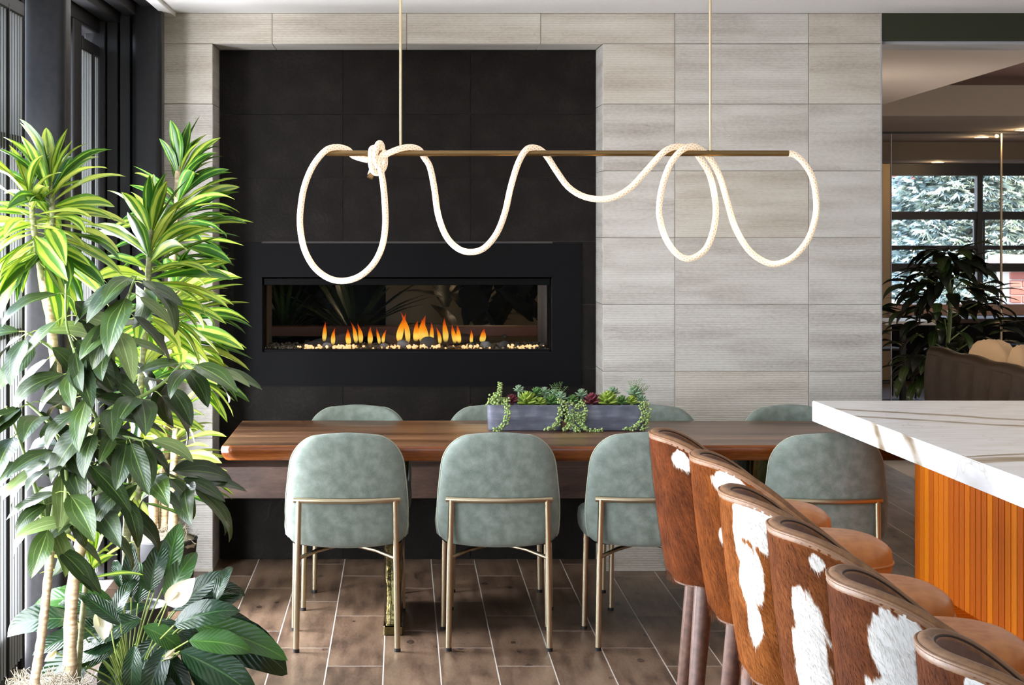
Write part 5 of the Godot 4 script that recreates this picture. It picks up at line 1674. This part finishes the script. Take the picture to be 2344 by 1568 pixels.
	for k in lf.size():
		var q = lf[k]
		var dz := rng.randf_range(-0.12, 0.16)
		var p0: Vector3 = rel.call(P, q[0], q[1], 6.3) + Vector3(0, 0, dz)
		var p1: Vector3 = rel.call(P, q[2], q[3], 6.3) + Vector3(0, 0, dz + rng.randf_range(0.0, 0.07))
		var st := spline([Vector3(rng.randf_range(-0.03, 0.03), 0, rng.randf_range(-0.03, 0.03)), Vector3(p0.x * 0.45, p0.y * 0.6, dz * 0.5), p0], 5)
		obj("petiole", Geo.new().tube(st, 0.0026, 6).mesh(), M.petiole, P)
		var ln := p0.distance_to(p1) * rng.randf_range(1.1, 1.35)
		var dir := (p1 - p0).normalized() + Vector3(0, 0.28, 0)
		obj("leaf", lily[k % 4], M.leaf_lily if k % 5 else M.leaf_lily_green, P, Transform3D(aim(dir, Vector3(0, 0.8, 0.9)).scaled(Vector3(ln, ln, minf(ln, 0.2) * rng.randf_range(1.0, 1.25))), p0))
	var cup := Geo.new()
	var R := []
	for i in 13:
		var t := i / 12.0
		var w := 0.26 * pow(sin(PI * pow(t, 0.75)), 0.9) + 0.002
		var row := PackedVector3Array()
		for j in 7:
			var s := j / 3.0 - 1.0
			row.append(Vector3(t, 0.16 * t * t + 0.5 * w * s * s, s * w))
		R.append(row)
	cup.grid(R, false, -1.0)
	var sm := cup.mesh()
	for q in [[382, 1385, 440, 1325, 0.12], [180, 1438, 148, 1420, 0.085], [222, 1400, 236, 1465, 0.11], [398, 1490, 376, 1508, 0.08], [128, 1492, 104, 1512, 0.06]]:
		var p0: Vector3 = rel.call(P, q[0], q[1], 6.22)
		var p1: Vector3 = rel.call(P, q[2], q[3], 6.20)
		var fs := obj("flower_stem", Geo.new().tube(spline([Vector3.ZERO, Vector3(p0.x * 0.5, p0.y * 0.5, 0.05), p0], 5), 0.0024, 6).mesh(), M.petiole, P)
		var ln := p0.distance_to(p1) * 1.15
		obj("spathe", sm, M.spathe, fs, Transform3D(aim(p1 - p0, Vector3(0.6, 0.5, 1.0)).scaled(Vector3.ONE * ln), p0))
		obj("spadix", Geo.new().puff(Vector3.ZERO, Vector3(0.045, 0.01, 0.01), 0.9, 0.9, 6, 8).mesh(), M.spadix, fs, Transform3D(aim(p1 - p0, Vector3.UP), p0 + (p1 - p0) * 0.3 + Vector3(0, 0.004, 0.014)))
	var bs := obj("flower_stem", Geo.new().tube(spline([Vector3.ZERO, rel.call(P, 266, 1500, 6.16), rel.call(P, 254, 1438, 6.15)], 5), 0.0024, 6).mesh(), M.petiole, P)
	obj("bud", Geo.new().puff(rel.call(P, 253, 1434, 6.15), Vector3(0.016, 0.022, 0.016), 1, 1, 8, 10).mesh(), M.spathe, bs)

# ------------------------------------------------------------------ lounge
func lounge() -> void:
	# leather sofa seen from behind
	var s := thing("sofa", "worn dark brown leather sofa seen from behind with vertical seams", "sofa", Vector3(3.3, 0, -11.2))
	var z0 := 1.5; var z1 := -1.28
	var nn := 8
	for k in nn:
		var a := lerpf(z1, z0, float(k) / nn)
		var b := lerpf(z1, z0, float(k + 1) / nn)
		var g := Geo.new()
		var R := []
		for i in 11:
			var y := 0.12 + 0.655 * i / 10.0
			var row := PackedVector3Array()
			for j in 9:
				var u := j / 8.0
				row.append(Vector3(-0.02 - 0.014 * pow(sin(PI * u), 0.5) - 0.03 * i / 10.0 + 0.03 * pow(i / 10.0, 8.0), y, lerpf(a, b, u)))
			R.append(row)
		g.grid(R, false, 1.0)
		obj("back_panel", g.mesh(), M.sofa_leather, s)
	var roll := PackedVector3Array()
	for k in 29: roll.append(Vector3(0.03, 0.765 + 0.006 * sin(k * 0.9), lerpf(z1, z0, k / 28.0)))
	obj("top_roll", Geo.new().tube(roll, 0.055, 16).mesh(), M.sofa_leather, s)
	obj("back_core", span(-0.015, 0.12, 0.12, 0.75, z1 + 0.005, z0 - 0.005, 0.01), M.sofa_leather, s)
	obj("arm", Geo.new().puff(Vector3(0.42, 0.36, z1 + 0.09), Vector3(0.86, 0.50, 0.19), 0.3, 0.3, 10, 20).mesh(), M.sofa_leather, s)
	obj("arm", Geo.new().puff(Vector3(0.42, 0.36, z0 - 0.09), Vector3(0.86, 0.50, 0.19), 0.3, 0.3, 10, 20).mesh(), M.sofa_leather, s)
	obj("seat", Geo.new().puff(Vector3(0.45, 0.33, (z0 + z1) / 2), Vector3(0.75, 0.24, z0 - z1 - 0.36), 0.25, 0.2, 10, 24).mesh(), M.sofa_leather, s)
	for q in [[0.05, z1 + 0.1], [0.75, z1 + 0.1], [0.05, z0 - 0.1], [0.75, z0 - 0.1]]:
		obj("leg", Geo.new().tube(PackedVector3Array([Vector3(q[0], 0, q[1]), Vector3(q[0], 0.14, q[1])]), [0.018, 0.026], 8).mesh(), M.stool_wood, s)
	# knitted cushions leaning on it
	for q in [[3.44, -11.62, 0.26, "nubby cream knit cushion propped at the sofa's far end", 0.2], [3.44, -11.05, 0.30, "nubby apricot knit cushion in front of the cream one on the sofa", -0.15]]:
		var o := thing("cushion", q[3], "cushion", Vector3(q[0], 0.44, q[1]), q[4], "cushions on the leather sofa")
		var g := Geo.new()
		g.puff(Vector3(0, 0.235, 0), Vector3(0.15, 0.44 + q[2] * 0.12, 0.50), 0.7, 0.55, 26, 44)
		for i in g.v.size():
			var p := g.v[i]
			g.v[i] = p * (1.0 + 0.016 * sin(p.z * 120.0) * sin(p.y * 130.0))
		obj("cover", g.mesh(), M.cushion_cloth, o)
	# dark bushy plant behind the sofa
	var T := thing("potted_tree", "dark bushy potted tree standing behind the leather sofa", "plant", Vector3(3.6, 0.0, -13.2))
	obj("pot_body", Geo.new().lathe([Vector2(0, 0), Vector2(0.13, 0), Vector2(0.17, 0.3), Vector2(0.155, 0.3), Vector2(0, 0.27)], 24, Vector3.ZERO, -1.0).mesh(), M.pot_black, T)
	obj("trunk", Geo.new().tube(spline([Vector3(0, 0.25, 0), Vector3(-0.01, 0.6, 0), Vector3(0.02, 1.0, 0.01), Vector3(0.0, 1.35, 0)], 5), 0.014, 8).mesh(), M.stem_green, T)
	var wide := leaf_set(1.0, 0.34, 0.42, 0.2, 1, [0.5, 0.9, 1.3, 0.7])
	for k in 240:
		var t := rng.randf()
		var h := lerpf(0.6, 1.42, t)
		var az := rng.randf() * TAU
		var reach := (0.35 * sin(PI * pow(clampf((h - 0.45) / 1.05, 0, 1), 0.75)) + 0.02) * sqrt(rng.randf())
		var c := Vector3(cos(az) * reach, h, sin(az) * reach * 0.7)
		var d := Vector3(cos(az), rng.randf_range(-0.5, 0.5), sin(az)).normalized()
		obj("leaf", wide[k % 4], M.leaf_shade if k % 3 else M.leaf_deep, T, Transform3D(aim(d, Vector3.UP).scaled(Vector3.ONE * rng.randf_range(0.16, 0.26)), c))
	for k in 14:
		var az := k * 2.4
		obj("branch", Geo.new().tube(PackedVector3Array([Vector3(0, 0.55 + k * 0.05, 0), Vector3(cos(az) * 0.2, 0.66 + k * 0.05, sin(az) * 0.14)]), 0.005, 6).mesh(), M.stem_green, T)
	for q in [[-0.27, 0.62], [-0.16, 0.55], [-0.22, 0.5], [-0.3, 0.55], [0.2, 0.7]]:
		obj("leaf", wide[2], M.leaf_mid, T, Transform3D(aim(Vector3(-0.6, -0.5, 0.6), Vector3.UP).scaled(Vector3.ONE * 0.2), Vector3(q[0], q[1] + 0.05, 0.1)))
	# bar table and stools in the gap beside the wall
	var B := thing("bar_table", "small bar table with a bright edge beside the sand wall", "table", Vector3(4.36, 0, -17.6))
	obj("tabletop", span(-0.18, 0.30, 0.70, 0.735, 0.3, -0.3, 0.006), M.bright_white, B)  # white colour stands for light reflected off the dark top
	obj("pedestal", Geo.new().tube(PackedVector3Array([Vector3(0.05, 0.02, 0), Vector3(0.05, 0.7, 0)]), 0.03, 12).mesh(), M.rubber, B)
	obj("base", Geo.new().tube(PackedVector3Array([Vector3(0.05, 0.0, 0), Vector3(0.05, 0.02, 0)]), 0.2, 20).mesh(), M.rubber, B)
	for q in [[4.40, -18.2, "black thin legged stool under the bar table, close to the wall end"], [4.82, -18.0, "black thin legged stool between the bar table and the sofa"]]:
		var o := thing("metal_stool", q[2], "stool", Vector3(q[0], 0, q[1]), 0.2, "black stools by the bar table")
		obj("seat", span(-0.15, 0.15, 0.43, 0.45, 0.15, -0.15, 0.006), M.rubber, o)
		for sx in [-1.0, 1.0]:
			for sz in [-1.0, 1.0]:
				obj("leg", Geo.new().tube(PackedVector3Array([Vector3(0.14 * sx, 0, 0.14 * sz), Vector3(0.12 * sx, 0.43, 0.12 * sz)]), 0.010, 8).mesh(), M.rubber, o)
		obj("foot_rail", span(-0.135, 0.135, 0.13, 0.145, 0.135, 0.125), M.rubber, o)
		obj("foot_rail", span(-0.135, 0.135, 0.13, 0.145, -0.125, -0.135), M.rubber, o)
	# dark counter under the far windows
	var C := thing("window_counter", "long dark counter running below the far windows", "counter", Vector3(6.6, 0, -19.3))
	obj("countertop", span(-1.6, 2.4, 0.63, 0.675, 0.3, -0.3, 0.006), M.dark_wood, C)
	obj("front_panel", span(-1.55, 2.35, 0.0, 0.63, 0.2, 0.17), M.interior_black, C)
	for k in 3:
		var o := thing("counter_chair", ["black low backed chair at the dark counter, half behind the tree", "black low backed chair at the dark counter, middle of three", "black low backed chair at the dark counter, at the frame's edge"][k], "chair", Vector3(5.75 + k * 0.52, 0, -18.6), 0.0, "black chairs at the far counter")
		obj("seat", span(-0.2, 0.2, 0.42, 0.46, 0.2, -0.2, 0.01), M.interior_black, o)
		obj("backrest", span(-0.2, 0.2, 0.52, 0.72, 0.2, 0.17, 0.012), M.interior_black, o)
		for sx in [-1.0, 1.0]:
			for sz in [-1.0, 1.0]:
				obj("leg", Geo.new().tube(PackedVector3Array([Vector3(0.18 * sx, 0, 0.18 * sz), Vector3(0.18 * sx, 0.42 if sz < 0 else 0.7, 0.18 * sz)]), 0.011, 8).mesh(), M.rubber, o)
	var d := thing("card_reader", "small white framed device on the dark counter beside the tree", "device", Vector3(5.28, 0.675, -19.15), 0.2)
	obj("body", span(-0.06, 0.07, 0.0, 0.07, 0.02, -0.02, 0.008), M.bright_white, d)
	obj("screen", span(-0.035, 0.055, 0.01, 0.048, 0.022, 0.018), M.screen_dark, d)
	# recessed downlights
	for q in [[2247, 314, 17.5, 2.341, "small warm downlight in the soffit just behind the glass"], [2147, 371, 19.4, 2.178, "small warm downlight in the lowest soffit by the windows"], [2340, 297, 16.15, 2.341, "small warm downlight in the soffit before the glass partition"]]:
		var p := at(q[0], q[1], q[2])
		var o := thing("downlight", q[4], "downlight", Vector3(p.x, q[3], p.z), 0.0, "recessed downlights in the lounge")
		obj("trim_ring", Geo.new().lathe([Vector2(0.045, -0.001), Vector2(0.058, -0.006), Vector2(0.066, -0.004), Vector2(0.067, 0.0)], 24).mesh(), M.downlight, o)
		obj("lens", Geo.new().lathe([Vector2(0.0, -0.003), Vector2(0.046, -0.0025)], 24).mesh(), M.downlight_glow, o)
		omni("downlight_lamp", Vector3(0, -0.02, 0), c8(255, 214, 160), 0.25, 0.014, o)
	daylight("lounge_side_fill", Vector3(8.6, 1.3, -12.2), Vector2(3.4, 1.8), c8(255, 242, 232), 2.0, Vector3(-1, 0, 0))  # added side fill, no window here; brightens the lounge
	omni("lounge_fill_light", Vector3(2.42, 1.5, -11.2), c8(255, 240, 226), 0.55, 0.1)  # added fill without a fixture, out of view behind the stone wall edge
	omni("lounge_fill_light", Vector3(4.35, 1.7, -12.3), c8(255, 240, 226), 0.75, 0.1)  # second added fill, out of view, brightens the lounge ceilings
